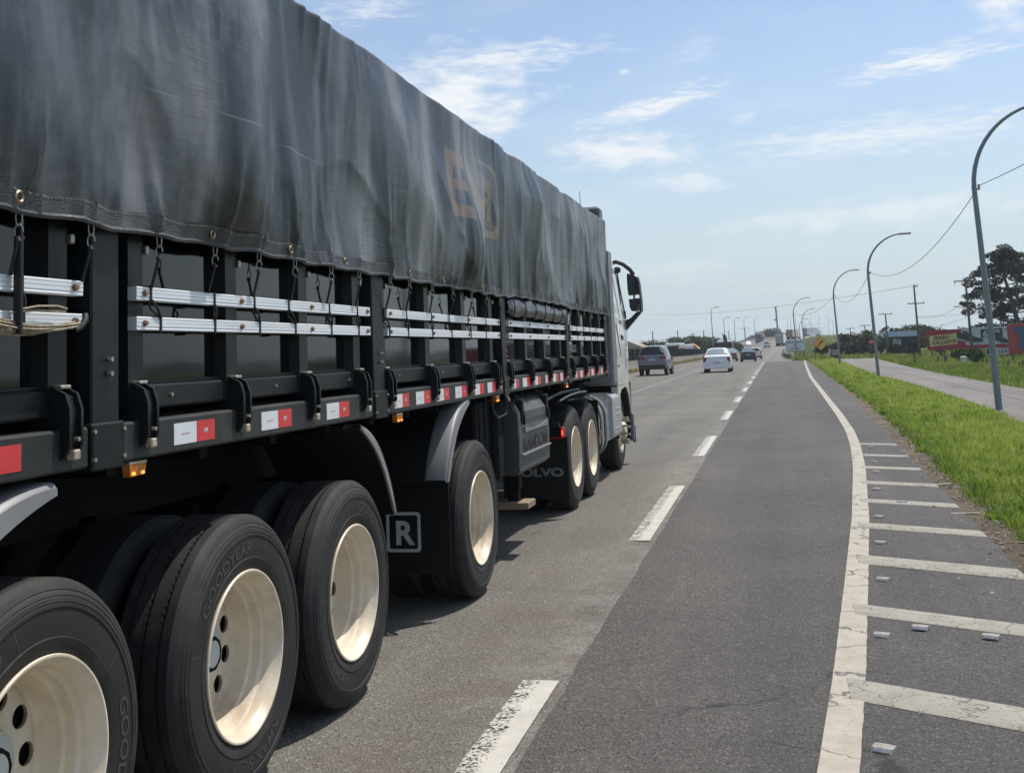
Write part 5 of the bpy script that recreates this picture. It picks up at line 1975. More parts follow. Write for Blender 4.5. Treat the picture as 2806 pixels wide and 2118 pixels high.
mb.build('running_gear', M_UNDER, rig)
tk = thing('tanker_lorry', 'blue lorry with a pink tank coming down the opposite carriageway', 'lorry', (-6.4, 395, road_z(395)))
z0 = road_z(395)
mb = MB()
mb.box(-6.9, -4.75, 393, 395.2, z0 + .5, z0 + 3.2, c=.2)
mb.build('cab', carpaint('blue_cab', (.05, .09, .20)), tk)
mb = MB()
mb.box(-6.7, -4.95, 392.98, 393.02, z0 + 1.7, z0 + 2.6)
mb.build('windscreen', M_CGLASS, tk)
mb = MB()
mb.lathe([(.01, 395.7), (.95, 395.9), (1.1, 396.5), (1.1, 404), (.9, 404.6), (.01, 404.7)], (0, 0, 0), 1, 20)
mb.v = [(p[0] - 4.6, p[1], p[2] + z0 + 2.15) for p in mb.v]
mb.build('tank', pmat('pink_tank', (.55, .30, .27), .5), tk)
mb = MB()
mb.box(-6.6, -4.0, 393.3, 404, z0 + .3, z0 + 1.0)
mb.build('running_gear', M_UNDER, tk)
make_car('van', 'white van coming towards the camera beyond the median near the tanker', 'van', 'suv', P_WHT, -8.2, 352, road_z(352), R(180))

# =====================================================================  roadside furniture
M_CONC = pmat('barrier_concrete', (.21, .19, .16), .85, var=.2, vscale=.8, dust=.4, dustcol=(.20, .18, .15))
M_SCREEN = pmat('dark_screen', (.012, .019, .018), .95, var=.3, vscale=.5, spec=.05)
M_POLE = pmat('galvanised_pole', (.20, .225, .24), .45, metal=.35, var=.15, vscale=4)
M_WOOD = pmat('weathered_wood', (.115, .085, .07), .85, var=.35, vscale=3, stretch=(1, 1, .15))
M_WIRE = pmat('wire', (.05, .055, .06), .6)
M_INSUL = pmat('insulator', (.10, .09, .085), .4)

bar = thing('median_barrier', 'low concrete median wall topped by a dark anti-glare screen left of the carriageway', 'barrier', (-11, 80, 0))
ysb = list(np.arange(20, 470, 4.0))
mb = MB()
pr = [(-.30, -.05), (-.28, .10), (-.14, .32), (-.11, .86), (.11, .86), (.14, .32), (.28, .10), (.30, -.05)]
mb.grid(lambda i, j: (road_c(ysb[i]) - 11.05 + pr[j][0], ysb[i], road_z(ysb[i]) + pr[j][1]), len(ysb), len(pr))
mb.build('concrete_wall', M_CONC, bar)
mb = MB()
ysc = [y for y in ysb if y < 300]
pr2 = [(-.03, .86), (-.03, 1.74), (.03, 1.74), (.03, .86)]
def scr(i, j):
    y = ysc[i]
    k = 1 - .45 * sst(y, 140, 240)
    return (road_c(y) - 11.05 + pr2[j][0], y, road_z(y) + .862 + (pr2[j][1] - .86) * k)
mb.grid(scr, len(ysc), 4)
for y in np.arange(22, 296, 3.0):
    k = 1 - .45 * sst(y, 140, 240)
    mb.box(road_c(y) - 11.015, road_c(y) - 10.96, y - .03, y + .03, road_z(y) + .862, road_z(y) + .86 + .92 * k)
mb.build('screen', M_SCREEN, bar)
par = thing('parapet', 'pale concrete parapet along the right edge of the rising highway', 'parapet', (1, 400, 2))
mb = MB()
ysp = list(np.arange(395, 600, 5.0))
pr = [(-.12, -.1), (-.12, .75), (.12, .75), (.12, -.6)]
mb.grid(lambda i, j: (road_c(ysp[i]) + 1.1 + pr[j][0], ysp[i], road_z(ysp[i]) + pr[j][1]), len(ysp), 4)
mb.build('concrete_wall', pmat('pale_concrete', (.45, .42, .38), .8, var=.1), par)
par2 = thing('parapet', 'tan concrete parapet along the far side of the opposite carriageway', 'parapet', (-20, 300, 1))
mb = MB()
ysp2 = list(np.arange(200, 560, 5.0))
mb.grid(lambda i, j: (road_c(ysp2[i]) - 20.7 + pr[j][0], ysp2[i], road_z(ysp2[i]) + pr[j][1]), len(ysp2), 4)
mb.build('concrete_wall', M_CONC, par2)

# guard rail on the right of the shoulder
gr = thing('guard_rail', 'weathered steel guard rail curving along the shoulder before the white information sign', 'guard rail', (1.1, 135, 0))
def grx(y):
    return road_c(y) + float(np.interp(y, [133, 135.5, 140, 170, 260], [2.0, 1.55, 1.3, 1.0, .95]))
ysg = list(np.concatenate([np.arange(133, 145, 1.0), np.arange(145, 262, 5.0)]))
mb = MB()
prg = [(.0, .52), (-.05, .56), (-.05, .62), (.0, .66), (-.05, .70), (-.05, .76), (0, .80), (.02, .80), (.02, .52)]
mb.grid(lambda i, j: (grx(ysg[i]) + prg[j][0], ysg[i], road_z(ysg[i]) + prg[j][1] - .5 * sst(134.5 - ysg[i], 0, 1.5)), len(ysg), len(prg))
mb.build('rail', pmat('rail_steel', (.42, .40, .36), .45, metal=.5, var=.2), gr)
for y in np.arange(137, 258, 4.0):
    mb = MB()
    mb.box(grx(y) + .03, grx(y) + .11, y - .05, y + .05, road_z(y) - .2, road_z(y) + .78)
    mb.build('rail_post', pmat('post_steel', (.14, .13, .115), .6, var=.3), gr)

# curved street lamps ----------------------------------------------------
def lamp_path(h=6.75, reach=1.5, lean=-.10):
    p = [(0, 0, 0), (lean * .4, 0, h * .35), (lean, 0, h * .72)]
    for i in range(1, 13):
        a = math.pi * (1 - i / 12 * .47)
        p.append((lean + (reach + .15) * (1 + math.cos(a)), 0, h * .72 + h * .265 * math.sin(a) ** 1.0))
    return p


def street_lamp(label, x, y, z, h=6.75, reach=1.5, lean=-.10, group='curved street lamps along the verge'):
    root = thing('street_lamp', label, 'street lamp', (0, 0, 0), 0, group)
    P_ = lamp_path(h, reach, lean)
    rad = [.075, .068, .055] + [.052 - .022 * i / 12 for i in range(1, 13)]
    mb = MB()
    mb.tube(P_, rad, 12)
    mb.lathe([(.001, .30), (.095, .30), (.085, .32), (.06, .33)], (0, 0, -.3), 2, 12)
    mb.build('pole', M_POLE, root)
    e = P_[-1]
    mb = MB()
    mb.box(e[0] - .06, e[0] + .48, -.09, .09, e[2] - .05, e[2] + .035, 0, .02)
    mb.build('lantern', pmat('lantern_grey', (.25, .26, .27), .4), root)
    mb = MB()
    mb.box(lean - .02, lean + .12, -.02, .02, h * .72 - .04, h * .72 - .01)
    mb.tube([(lean + .10, 0, h * .72), (lean + .10, 0, h * .72 + .08)], .025, 8)
    mb.build('wire_bracket', M_INSUL, root)
    root.location = (x, y, z)
    return root


LAMPS = [(4.60, 26.1, 6.75, 'tall curved grey street lamp nearest the camera, its arm leaving the picture'),
         (4.34, 52.3, 6.42, 'second curved street lamp, standing in the verge before the red octagon sign'),
         (4.50, 86.0, 6.98, 'third curved street lamp, right of the yellow diamond sign'),
         (2.25, 131, 7.0, 'curved street lamp rising in front of the white information sign'),
         (3.95, 166, 7.0, 'curved street lamp just right of the information sign, shorter than the one before it'),
         (4.75, 225, 7.0, 'curved lamp with a low arm behind the information sign'),
         (7.4, 300, 7.0, 'small far curved lamp above the white lorries'), (11.3, 360, 7.0, 'tiny curved lamp near the crest lorry'), (16.1, 405, 7.0, 'farthest tiny curved lamp right of the crest lorry')]
for x, y, h, lab in LAMPS:
    street_lamp(lab, x, y, land(x, y) + .03 if y > 112 else 0, h)

# straight highway lamps with two short heads -----------------------------
def mast(label, x, y, top, arms=(1,), group='straight lamp masts along the highway'):
    z = land(x, y)
    root = thing('lamp_mast', label, 'lamp mast', (x, y, z), 0, group)
    mb = MB()
    mb.tube([(x, y, z), (x, y, top - .5)], [.10, .055], 8)
    mb.build('mast', M_POLE, root)
    for s in arms:
        mb = MB()
        mb.tube([(x, y, top - .55), (x + s * .25, y, top - .12), (x + s * .9, y, top)], .04, 6)
        mb.box(min(x + s * .8, x + s * 1.5), max(x + s * .8, x + s * 1.5), y - .12, y + .12, top - .06, top + .06, 0, .02)
        mb.build('lamp_head', M_POLE, root)
    return root


MASTS = [(-10.9, 203, 8.75, (1,), 'tall lamp mast in the median behind the black tipper lorry'),
         (-10.95, 253, 8.2, (1,), 'lamp mast next right of the tall one behind the tipper'),
         (-10.0, 292, 8.9, (1,), 'lamp mast in the median between the tipper and the tree hill'),
         (-8.6, 332, 9.9, (1,), 'lamp mast at the left end of the dark tree hill'),
         (-6.3, 372, 10.8, (1,), 'lamp mast rising over the dark tree hill'),
         (4.7, 430, 11.2, (-1,), 'slender lamp mast over the tan lorry'),
         (6.0, 440, 12.4, (-1,), 'lamp mast immediately right of the tan lorry'),
         (8.2, 452, 12.8, (-1,), 'lamp mast behind the curved lamps, second right of the tan lorry'),
         (11.8, 470, 13.2, (-1,), 'lamp mast between the curved lamps and the crest lorry'),
         (14.2, 486, 11.6, (-1,), 'short-looking lamp mast left of the crest lorry'),
         (15.3, 492, 13.9, (-1,), 'lamp mast standing behind the crest lorry'),
         (19.1, 510, 13.9, (-1,), 'lamp mast right of the crest lorry'),
         (24.0, 530, 13.6, (-1,), 'lamp mast farther right along the viaduct'),
         (27.2, 555, 12.4, (-1,), 'last lamp mast to the right along the viaduct')]
for x, y, top, arms, lab in MASTS:
    mast(lab, x, y, top, arms)

# antenna tower on the skyline
tw = thing('antenna_mast', 'thick antenna mast standing behind the white box lorry', 'antenna', (1.0, 455, 3))
mb = MB()
mb.tube([(1.2, 455, 2.5), (.9, 455, 16.5)], [.42, .30], 10)
mb.build('mast', pmat('mast_grey', (.22, .23, .24), .6), tw)
mb = MB()
for z, dx in ((16.2, 0), (14.6, .1), (12.6, .12), (11.4, -.5), (7.3, .9)):
    mb.box(.9 + dx - .45, .9 + dx + .45, 454.6, 455.4, z - .35, z + .35, 0, .05)
mb.build('aerial', pmat('aerial_grey', (.32, .33, .34), .5), tw)

# wooden power poles -------------------------------------------------------
def power_pole(label, x, y, top, arm=None, z=None, ins_up=True, r=.115, arm2=None, group='wooden power poles'):
    z = land(x, y) - .05 if z is None else z
    root = thing('power_pole', label, 'power pole', (x, y, z), 0, group)
    mb = MB()
    mb.tube([(x, y, z), (x - .04, y, .5 * (z + top)), (x - .05, y, top)], [r, r * .85, r * .66], 9)
    mb.build('pole', M_WOOD, root)
    for az, a, b, ups in (arm or []):
        mb = MB()
        mb.box(x + a, x + b, y - .15, y - .06, az - .045, az + .045)
        for k in range(3):
            xx = x + a + .05 + (b - a - .1) * (0, .32, 1)[k]
            mb.tube([(xx, y - .1, az), (xx, y - .1, az + (.20 if ups else -.26))], .028, 6, 1)
        mb.build('crossarm', [M_WOOD, M_INSUL], root)
    return root


power_pole('dark power pole standing at the roadside between the blue-roofed house and the red billboard', 13.45, 114, 6.70, [(4.99, -.78, .76, True), (6.66, -.12, .28, True)])
power_pole('dark power pole with a long top crossarm in front of the billboards', 15.15, 95, 6.13, [(6.03, -.95, .80, False)])
power_pole('power pole before the left end of the blue-roofed house', 13.85, 149, 4.92, [(4.88, -.85, .75, True)], r=.12)
power_pole('far power pole above the round tree left of the blue house', 14.3, 190, 4.14, [(4.12, -.8, .8, False)])
power_pole('far power pole above the dark hedge, second left of the round tree', 14.5, 230, 4.22, [(4.2, -.8, .8, False)], r=.13)
power_pole('bare far pole right of the hedge poles', 17.2, 260, 3.70, None, r=.16)
power_pole('bare far pole left of the hedge poles', 14.1, 252, 3.63, None, r=.16)
LP = []
for (x, y, top, lab, ar) in ((-27.8, 262, 6.0, 'wooden power pole above the silver sport utility car', True), (-25.2, 300, 6.6, 'wooden power pole above the bus', True), (-20.2, 330, 6.6, 'wooden power pole left of the black tipper lorry', True), (-13.6, 345, 6.4, 'wooden pole just right of the tipper crane', False), (-9.5, 372, 7.6, 'pole with a flat sign-like crossarm left of the tree hill', True)):
    power_pole(lab, x, y, top, [((top - 2.2) if x < -12 else top - .3, -.25 if x < -12 else -1.3, 1.9 if x < -12 else 1.2, True)] if ar else None, r=.17, group='power poles beyond the median')
    LP.append((x, y, top))


def wire(label, a, b, sag, r=.010, n=18, mid=None):
    a, b = Vector(a), Vector(b)
    p = []
    for i in range(n + 1):
        t_ = i / n
        q = a.lerp(b, t_)
        q.z -= sag * 4 * t_ * (1 - t_)
        p.append(q)
    mb = MB()
    mb.tube(p, r, 5)
    o = mb.build('overhead_wire', M_WIRE)
    return tag(o, label, 'wire', 'overhead wires')


wire('slack wire sagging between the two nearest curved street lamps', (4.62, 26.1, 4.92), (4.32, 52.3, 4.68), .85, .009)
wire('wire leaving the nearest street lamp towards the right edge', (4.62, 26.1, 4.92), (5.4, -4, 5.4), .5, .008)
wire('slack wire between the second and third curved street lamps', (4.32, 52.3, 4.66), (4.5, 86, 5.05), .85, .011)
wire('thin wire from the third curved lamp to the lamp before the information sign', (4.5, 86, 5.05), (2.25, 131, 5.1), .7, .012)
wire('long wire crossing the sky from the roadside power pole to the left', (13.4, 114, 6.72), (-33, 262, 10.3), 1.2, .016, 40)
wire('wire between the crossarm pole and the pole left of the red billboard', (15.1, 95, 4.5), (13.42, 114, 3.72), .55, .012)
wire('straight service wire from the roadside pole past the pine', (13.42, 114, 3.72), (30, 104, 3.9), .15, .010)
wire('wire dropping from the crossarm pole to the right edge', (15.1, 95, 4.35), (26, 80, 3.5), .2, .010)
wire('wire from the crossarm pole down to the blue-roofed house', (15.1, 95, 3.2), (15.5, 149, 2.5), .3, .012)
for i in range(3):
    a, b = LP[i], LP[i + 1]
    wire(('wire between the poles above the car and the bus', 'wire between the poles above the bus and the tipper', 'wire running right from the pole left of the tipper')[i], (a[0], a[1], a[2] - .2), (b[0], b[1], b[2] - .2), .9, .016)
al = thing('side_bracket', 'short pale street light arm on the crossarm pole reaching left', 'lamp arm', (15.05, 95, 3.9))
mb = MB()
mb.tube([(15.06, 94.9, 3.80), (14.3, 94.8, 4.0)], .028, 6)
mb.box(14.0, 14.35, 94.72, 94.88, 3.99, 4.07, 0, .02)
mb.build('arm', M_POLE, al)

# signs --------------------------------------------------------------------
def face(mb, V, F, y, x, z, mi):
    mb.add([(x + p[0], y, z + p[1]) for p in V], F, mi)


M_YEL = pmat('sign_yellow', (.74, .40, .065), .5, var=.05)
M_SBLK = pmat('sign_black', (.02, .02, .02), .5)
M_SWHT = pmat('sign_white', (.62, .63, .63), .5, var=.05)
M_SRED = pmat('sign_red', (.50, .045, .045), .5)
dg = thing('warning_sign', 'yellow diamond sign with a black arrow bending right', 'road sign', (3.75, 99.3, 0))
cx0, cz0, hd = 3.72, 1.54, .60
mb = MB()
mb.prism([(cx0 - hd, cz0), (cx0, cz0 - hd), (cx0 + hd, cz0), (cx0, cz0 + hd)], 1, 99.24, 99.26, 1)
k = hd - .03
mb.add([(cx0 - k, 99.2385, cz0), (cx0, 99.2385, cz0 - k), (cx0 + k, 99.2385, cz0), (cx0, 99.2385, cz0 + k)], [(0, 1, 2, 3)], 0)
pth = [(-.16, -.28), (-.15, -.14), (-.11, -.01), (-.03, .09), (.08, .15)]
for (a, b) in zip(pth[:-1], pth[1:]):
    d_ = Vector((b[0] - a[0], 0, b[1] - a[1])).normalized()
    nn = Vector((-d_.z, 0, d_.x)) * .045
    A, B = Vector((cx0 + a[0], 99.236, cz0 + a[1])), Vector((cx0 + b[0], 99.236, cz0 + b[1])) + d_ * .01
    mb.add([A - nn, B - nn, B + nn, A + nn], [(0, 1, 2, 3)], 1)
mb.add([(cx0 + .04, 99.236, cz0 + .28), (cx0 + .10, 99.236, cz0 + .02), (cx0 + .25, 99.236, cz0 + .22)], [(0, 1, 2)], 1)
mb.build('plate', [M_YEL, M_SBLK], dg)
mb = MB()
mb.tube([(3.74, 99.32, -.1), (3.72, 99.32, 2.0)], .035, 8)
mb.build('post', M_WOOD, dg)
sg = thing('speed_sign', 'round white speed limit sign with red ring left of the yellow diamond', 'road sign', (3.3, 104, 0))
cx0, cz0 = 3.36, 1.63
mb = MB()
mb.lathe([(.001, 103.95), (.29, 103.95), (.29, 103.97), (.001, 103.97)], (cx0, 0, cz0), 1, 32, 2)
mb.lathe([(.001, 103.9485), (.235, 103.9485)], (cx0, 0, cz0), 1, 32, 0)
V, F = text_geo("60", .26, .008, 0, 'CENTER', 3)
face(mb, V, F, 103.946, cx0, cz0 - .09, 1)
mb.build('plate', [M_SWHT, M_SBLK, M_SRED], sg)
mb = MB()
mb.tube([(3.40, 104, -.1), (3.36, 104, 1.6)], .032, 8)
mb.build('post', M_WOOD, sg)
inf = thing('information_sign', 'white rectangular information sign with three lines of black lettering', 'road sign', (2.3, 140, 0))
mb = MB()
mb.box(1.17, 3.40, 139.96, 140.0, .82, 2.07, 0)
mb.box(1.14, 3.43, 140.0, 140.03, .79, 2.10, 1)
for s, sz, zz_, sxx in (("FISCALIZAÇÃO", .30, 1.72, 1.95), ("DE", .26, 1.36, .30), ("VELOCIDADE", .24, .98, 1.15)):
    V, F = text_geo(s, sz, .008, 0, 'CENTER', 3)
    wid = max(p[0] for p in V) - min(p[0] for p in V)
    face(mb, [(p[0] * sxx / wid, p[1]) for p in V], F, 139.956, 2.28, zz_, 2)
mb.build('plate', [M_SWHT, M_POLE, M_SBLK], inf)
for x in (1.5, 2.75, 3.15):
    mb = MB()
    mb.tube([(x, 140.06, -.6), (x, 140.06, 1.9)], .05, 8)
    mb.build('post', M_WOOD, inf)
oc = thing('stop_sign', 'small red octagonal stop sign just left of the second street lamp', 'road sign', (8.75, 110, -.2))
mb = MB()
mb.prism([(8.72 + .24 * math.cos(R(22.5 + 45 * i)), 1.50 + .24 * math.sin(R(22.5 + 45 * i))) for i in range(8)], 1, 109.98, 110, 0)
V, F = text_geo("PARE", .15, .006, 0, 'CENTER', 2)
face(mb, V, F, 109.977, 8.72, 1.445, 1)
mb.build('plate', [M_SRED, M_SWHT], oc)
mb = MB()
mb.tube([(8.72, 110.05, -.3), (8.72, 110.05, 1.7)], .03, 8)
mb.build('post', M_WOOD, oc)
pp = thing('delineator', 'leaning white marker post at the end of the service road', 'post', (5.6, 128, -.3))
mb = MB()
mb.box(5.5, 5.62, 128, 128.05, -.5, .95, M=Matrix.Translation((5.55, 128, 0)) @ Matrix.Rotation(R(10), 4, 'Y') @ Matrix.Translation((-5.55, -128, 0)))
mb.build('marker', M_SWHT, pp)

# billboards ---------------------------------------------------------------
M_BRED = pmat('billboard_red', (.32, .022, .035), .55, var=.08)
M_BYEL = pmat('billboard_yellow', (.52, .50, .20), .55, var=.08)
M_BWHT = pmat('billboard_white', (.46, .50, .52), .55, var=.06)
M_SHOE = pmat('billboard_dark', (.020, .026, .036), .55, var=.3, vscale=2)
M_BTXT = pmat('billboard_brown', (.16, .035, .03), .55)
M_SOLE = pmat('billboard_grey', (.30, .33, .36), .55)


def shoe(mb, x, y, z, s, mu, ms):
    up = [(0, .30), (.02, .62), (.22, .80), (.30, .66), (.42, .62), (.50, .86), (.78, .80), (1.05, .52), (1.45, .30), (1.88, .16), (2.02, .02), (2.0, -.08), (1.2, -.10), (.75, .0), (.35, .18)]
    so = [(-.02, .30), (.35, .18), (.75, .0), (1.2, -.10), (2.0, -.08), (2.04, -.15), (1.9, -.26), (1.45, -.30), (1.0, -.22), (.45, .0), (.0, .14)]
    mb.add([(x + p[0] * s, y, z + p[1] * s) for p in up], [tuple(range(len(up)))], mu)
    mb.add([(x + p[0] * s, y - .002, z + p[1] * s) for p in so], [tuple(range(len(so)))], ms)
    for q in range(4):
        mb.add([(x + (.50 + .14 * q) * s, y - .004, z + (.66 - .12 * q) * s), (x + (.66 + .14 * q) * s, y - .004, z + (.74 - .13 * q) * s), (x + (.67 + .14 * q) * s, y - .004, z + (.71 - .13 * q) * s), (x + (.51 + .14 * q) * s, y - .004, z + (.63 - .12 * q) * s)], [(0, 1, 2, 3)], ms)


bb = thing('billboard', 'long red and white shoe billboard with a yellow lettered panel and a price box', 'billboard', (16.5, 105, -.5))
mb = MB()
Y0 = 105.0
mb.box(13.05, 20.15, Y0, Y0 + .08, .56, 2.30, 0)
y = Y0 - .003
mb.add([(16.3, y, .86), (20.12, y, .86), (20.12, y, 2.36), (15.95, y, 2.36), (15.95, y, 1.9)], [(0, 1, 2, 3, 4)], 2)
mb.box(15.9, 20.15, Y0 + .01, Y0 + .07, 2.30, 2.38, 2)
y = Y0 - .004
mb.add([(13.27, y, .86), (15.58, y, 1.0), (15.58, y, 1.95), (13.27, y, 1.80)], [(0, 1, 2, 3)], 1)
for s, zz_, wdt, x0_ in (("FEIRÃO", 1.42, 1.35, 13.62), ("CALÇADOS", 1.02, 2.0, 13.47)):
    V, F = text_geo(s, .42, .020, 0, 'LEFT', 3)
    wid = max(p[0] for p in V)
    mb.add([(x0_ + p[0] * wdt / wid, Y0 - .007, zz_ + p[1] + .055 * p[0]) for p in V], F, 4)
V, F = text_geo("DOS", .12, .004, 0, 'LEFT', 2)
mb.add([(15.08 + p[0], Y0 - .007, 1.62 + p[1]) for p in V], F, 4)
shoe(mb, 15.55, Y0 - .008, 1.22, 1.08, 3, 5)
mb.add([(17.55, Y0 - .006, 1.42), (19.35, Y0 - .006, 1.50), (19.35, Y0 - .006, 2.24), (17.55, Y0 - .006, 2.18)], [(0, 1, 2, 3)], 3)
V, F = text_geo("65", .78, .02, 0, 'LEFT', 3)
mb.add([(17.72 + p[0], Y0 - .010, 1.52 + p[1]) for p in V], F, 2)
V, F = text_geo("90", .40, .012, 0, 'LEFT', 3)
mb.add([(18.72 + p[0], Y0 - .010, 1.84 + p[1]) for p in V], F, 2)
V, F = text_geo("OFERTA", .20, .006, 0, 'LEFT', 2)
mb.add([(19.48 + p[0] * .6, Y0 - .007, 2.02 + p[1]) for p in V], F, 3)
shoe(mb, 18.55, Y0 - .008, 1.0, .78, 3, 5)
mb.build('panel', [M_BRED, M_BYEL, M_BWHT, M_SHOE, M_BTXT, M_SOLE], bb)
for x in (13.4, 14.2, 15.4, 16.8, 18.2, 19.6):
    mb = MB()
    mb.box(x - .05, x + .05, Y0 + .09, Y0 + .2, -.7, 2.2)
    mb.build('post', M_WOOD, bb)
b2 = thing('low_hoarding', 'low pale hoarding with large letters under the white part of the shoe billboard', 'hoarding', (18.9, 104.6, -.5))
mb = MB()
mb.box(17.75, 20.1, 104.5, 104.56, -.05, .50, 0)
mb.add([(17.8, 104.497, .02), (18.4, 104.497, .02), (18.4, 104.497, .44), (17.8, 104.497, .44)], [(0, 1, 2, 3)], 1)
V, F = text_geo("LEÃO", .46, .012, 0, 'LEFT', 2)
mb.add([(18.75 + p[0] * 1.05, 104.494, .09 + p[1] * .9) for p in V], F, 2)
mb.build('panel', [M_BWHT, pmat('hoarding_blue', (.03, .05, .09), .5), M_BTXT], b2)
for x in (17.9, 19.0, 20.0):
    mb = MB()
    mb.box(x - .04, x + .04, 104.57, 104.64, -.7, .45)
    mb.build('post', M_WOOD, b2)
b3 = thing('red_billboard', 'faded red billboard with large blue lettering cut by the right edge', 'billboard', (20, 95, -.5))
mb = MB()
mb.box(17.85, 23.2, 95, 95.08, .08, 2.46, 0)
V, F = text_geo("TR", 1.35, .09, 0, 'LEFT', 3)
mb.add([(18.38 + p[0] * 1.25, 94.996, .55 + p[1] * 1.62) for p in V], F, 1)
mb.build('panel', [pmat('faded_red', (.36, .055, .05), .6, var=.1), pmat('faded_blue', (.04, .085, .19), .6, var=.2)], b3)
for x in (18.1, 19.6, 21.2, 22.9):
    mb = MB()
    mb.box(x - .05, x + .05, 95.09, 95.2, -.7, 2.3)
    mb.build('post', M_WOOD, b3)

# fence of short dark posts, a white drum, the blue-roofed house ------------
FPOS = [(8.60, .78), (10.05, .42), (10.32, .80), (10.62, .40), (11.12, .44), (11.62, .42), (12.0, .40), (12.68, .38), (12.95, .36), (13.35, .30), (13.70, .34), (14.02, .30), (14.32, .36), (14.72, .30), (15.0, .42), (15.5, .4), (16.1, .42)]
for k, (x, top) in enumerate(FPOS):
    y = 76 + .8 * math.sin(k * 2.7)
    z = land(x, y)
    mb = MB()
    mb.tube([(0, 0, -.1), (.03 * math.sin(k), 0, top + .12 - z * 0)], [.058, .05], 7)
    o = mb.build('fence_post', M_WOOD)
    o.location = (x, y, min(z, -.1))
    lab = 'short dark wooden fence post in the grass below the billboards' if k > 0 else 'lone taller dark stake in the grass near the roadside power pole'
    tag(o, lab, 'fence post', 'dark stakes of the field fence' if k > 0 else None)
bn_ = thing('white_drum', 'pale rectangular container standing among the fence posts', 'drum', (11.38, 75, -.2))
mb = MB()
mb.box(11.22, 11.56, 74.85, 75.15, -.35, .40, 0, .04)
mb.box(11.24, 11.54, 74.84, 74.85, .28, .31, 0)
mb.build('drum', pmat('drum_white', (.50, .53, .53), .5, var=.1), bn_)
hs = thing('house', 'dark low house with a bright blue roof and two white windows behind the meadow', 'house', (15.9, 150, -.5))
mb = MB()
mb.box(14.0, 17.55, 150, 154, -.6, 2.02, 0)
mb.build('wall', pmat('house_wall', (.035, .045, .055), .8, var=.3), hs)
mb = MB()
mb.prism([(149.6, 1.98), (152, 2.68), (154.4, 1.98), (154.4, 1.90), (149.6, 1.90)], 0, 13.75, 17.8)
mb.build('roof', pmat('blue_roof', (.014, .05, .085), .9, var=.25, vscale=1), hs)
for x0_, x1_, z0_, z1_ in ((14.55, 15.0, .95, 1.74), (15.12, 15.5, .97, 1.63)):
    mb = MB()
    mb.box(x0_, x1_, 149.96, 150.0, z0_, z1_, 0)
    for q in (.33, .66):
        mb.box(x0_ + (x1_ - x0_) * q - .015, x0_ + (x1_ - x0_) * q + .015, 149.945, 149.96, z0_, z1_, 1)
    mb.build('window', [pmat('window_white', (.5, .52, .53), .4), M_POLE], hs)
mb = MB()
mb.box(15.6, 17.5, 149.3, 149.4, 1.75, 1.9)
for x in (15.7, 16.6, 17.4):
    mb.box(x - .05, x + .05, 149.3, 149.4, -.6, 1.75)
mb.build('porch', pmat('porch_dark', (.02, .025, .03), .8), hs)
h2 = thing('house', 'tan-roofed house behind the median screen beside the lorry cab', 'house', (-18.5, 132, 0))
mb = MB()
mb.box(-24, -15.9, 133, 139, 0, 2.3)
mb.build('wall', pmat('pale_wall', (.35, .32, .27), .8, var=.1), h2)
mb = MB()
mb.prism([(-24.4, 2.05), (-20.0, 2.95), (-17.0, 2.78), (-15.5, 2.12), (-15.5, 2.02)], 1, 132.4, 139.5)
mb.build('roof', pmat('tan_roof', (.34, .285, .22), .8, var=.2, vscale=1), h2)

# trees ----------------------------------------------------------------------
def leaf_mat(name, a, b, c):
    m = bpy.data.materials.new(name)
    m.use_nodes = True
    t = NT(m.node_tree)
    bs = t.n('ShaderNodeBsdfPrincipled')
    out = t.n('ShaderNodeOutputMaterial')
    at = t.n('ShaderNodeAttribute', attribute_name='tint')
    col = t.ramp(at.outputs['Fac'], [(0.0, a), (0.5, b), (1.0, c)])
    t.l(col, bs.inputs['Base Color'])
    bs.inputs['Roughness'].default_value = 0.6
    bs.inputs['Specular IOR Level'].default_value = 0.25
    tr = t.n('ShaderNodeBsdfTranslucent')
    t.l(col, tr.inputs[0])
    mx = t.n('ShaderNodeMixShader')
    mx.inputs[0].default_value = 0.25
    t.l(bs.outputs[0], mx.inputs[1])
    t.l(tr.outputs[0], mx.inputs[2])
    t.l(mx.outputs[0], out.inputs[0])
    return m


M_LEAF = leaf_mat('leaf_green', (.018, .036, .012), (.038, .066, .018), (.08, .115, .03))
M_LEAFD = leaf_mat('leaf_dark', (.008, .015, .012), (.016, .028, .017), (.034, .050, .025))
M_BARK = pmat('bark', (.07, .055, .045), .9, var=.3, vscale=4)


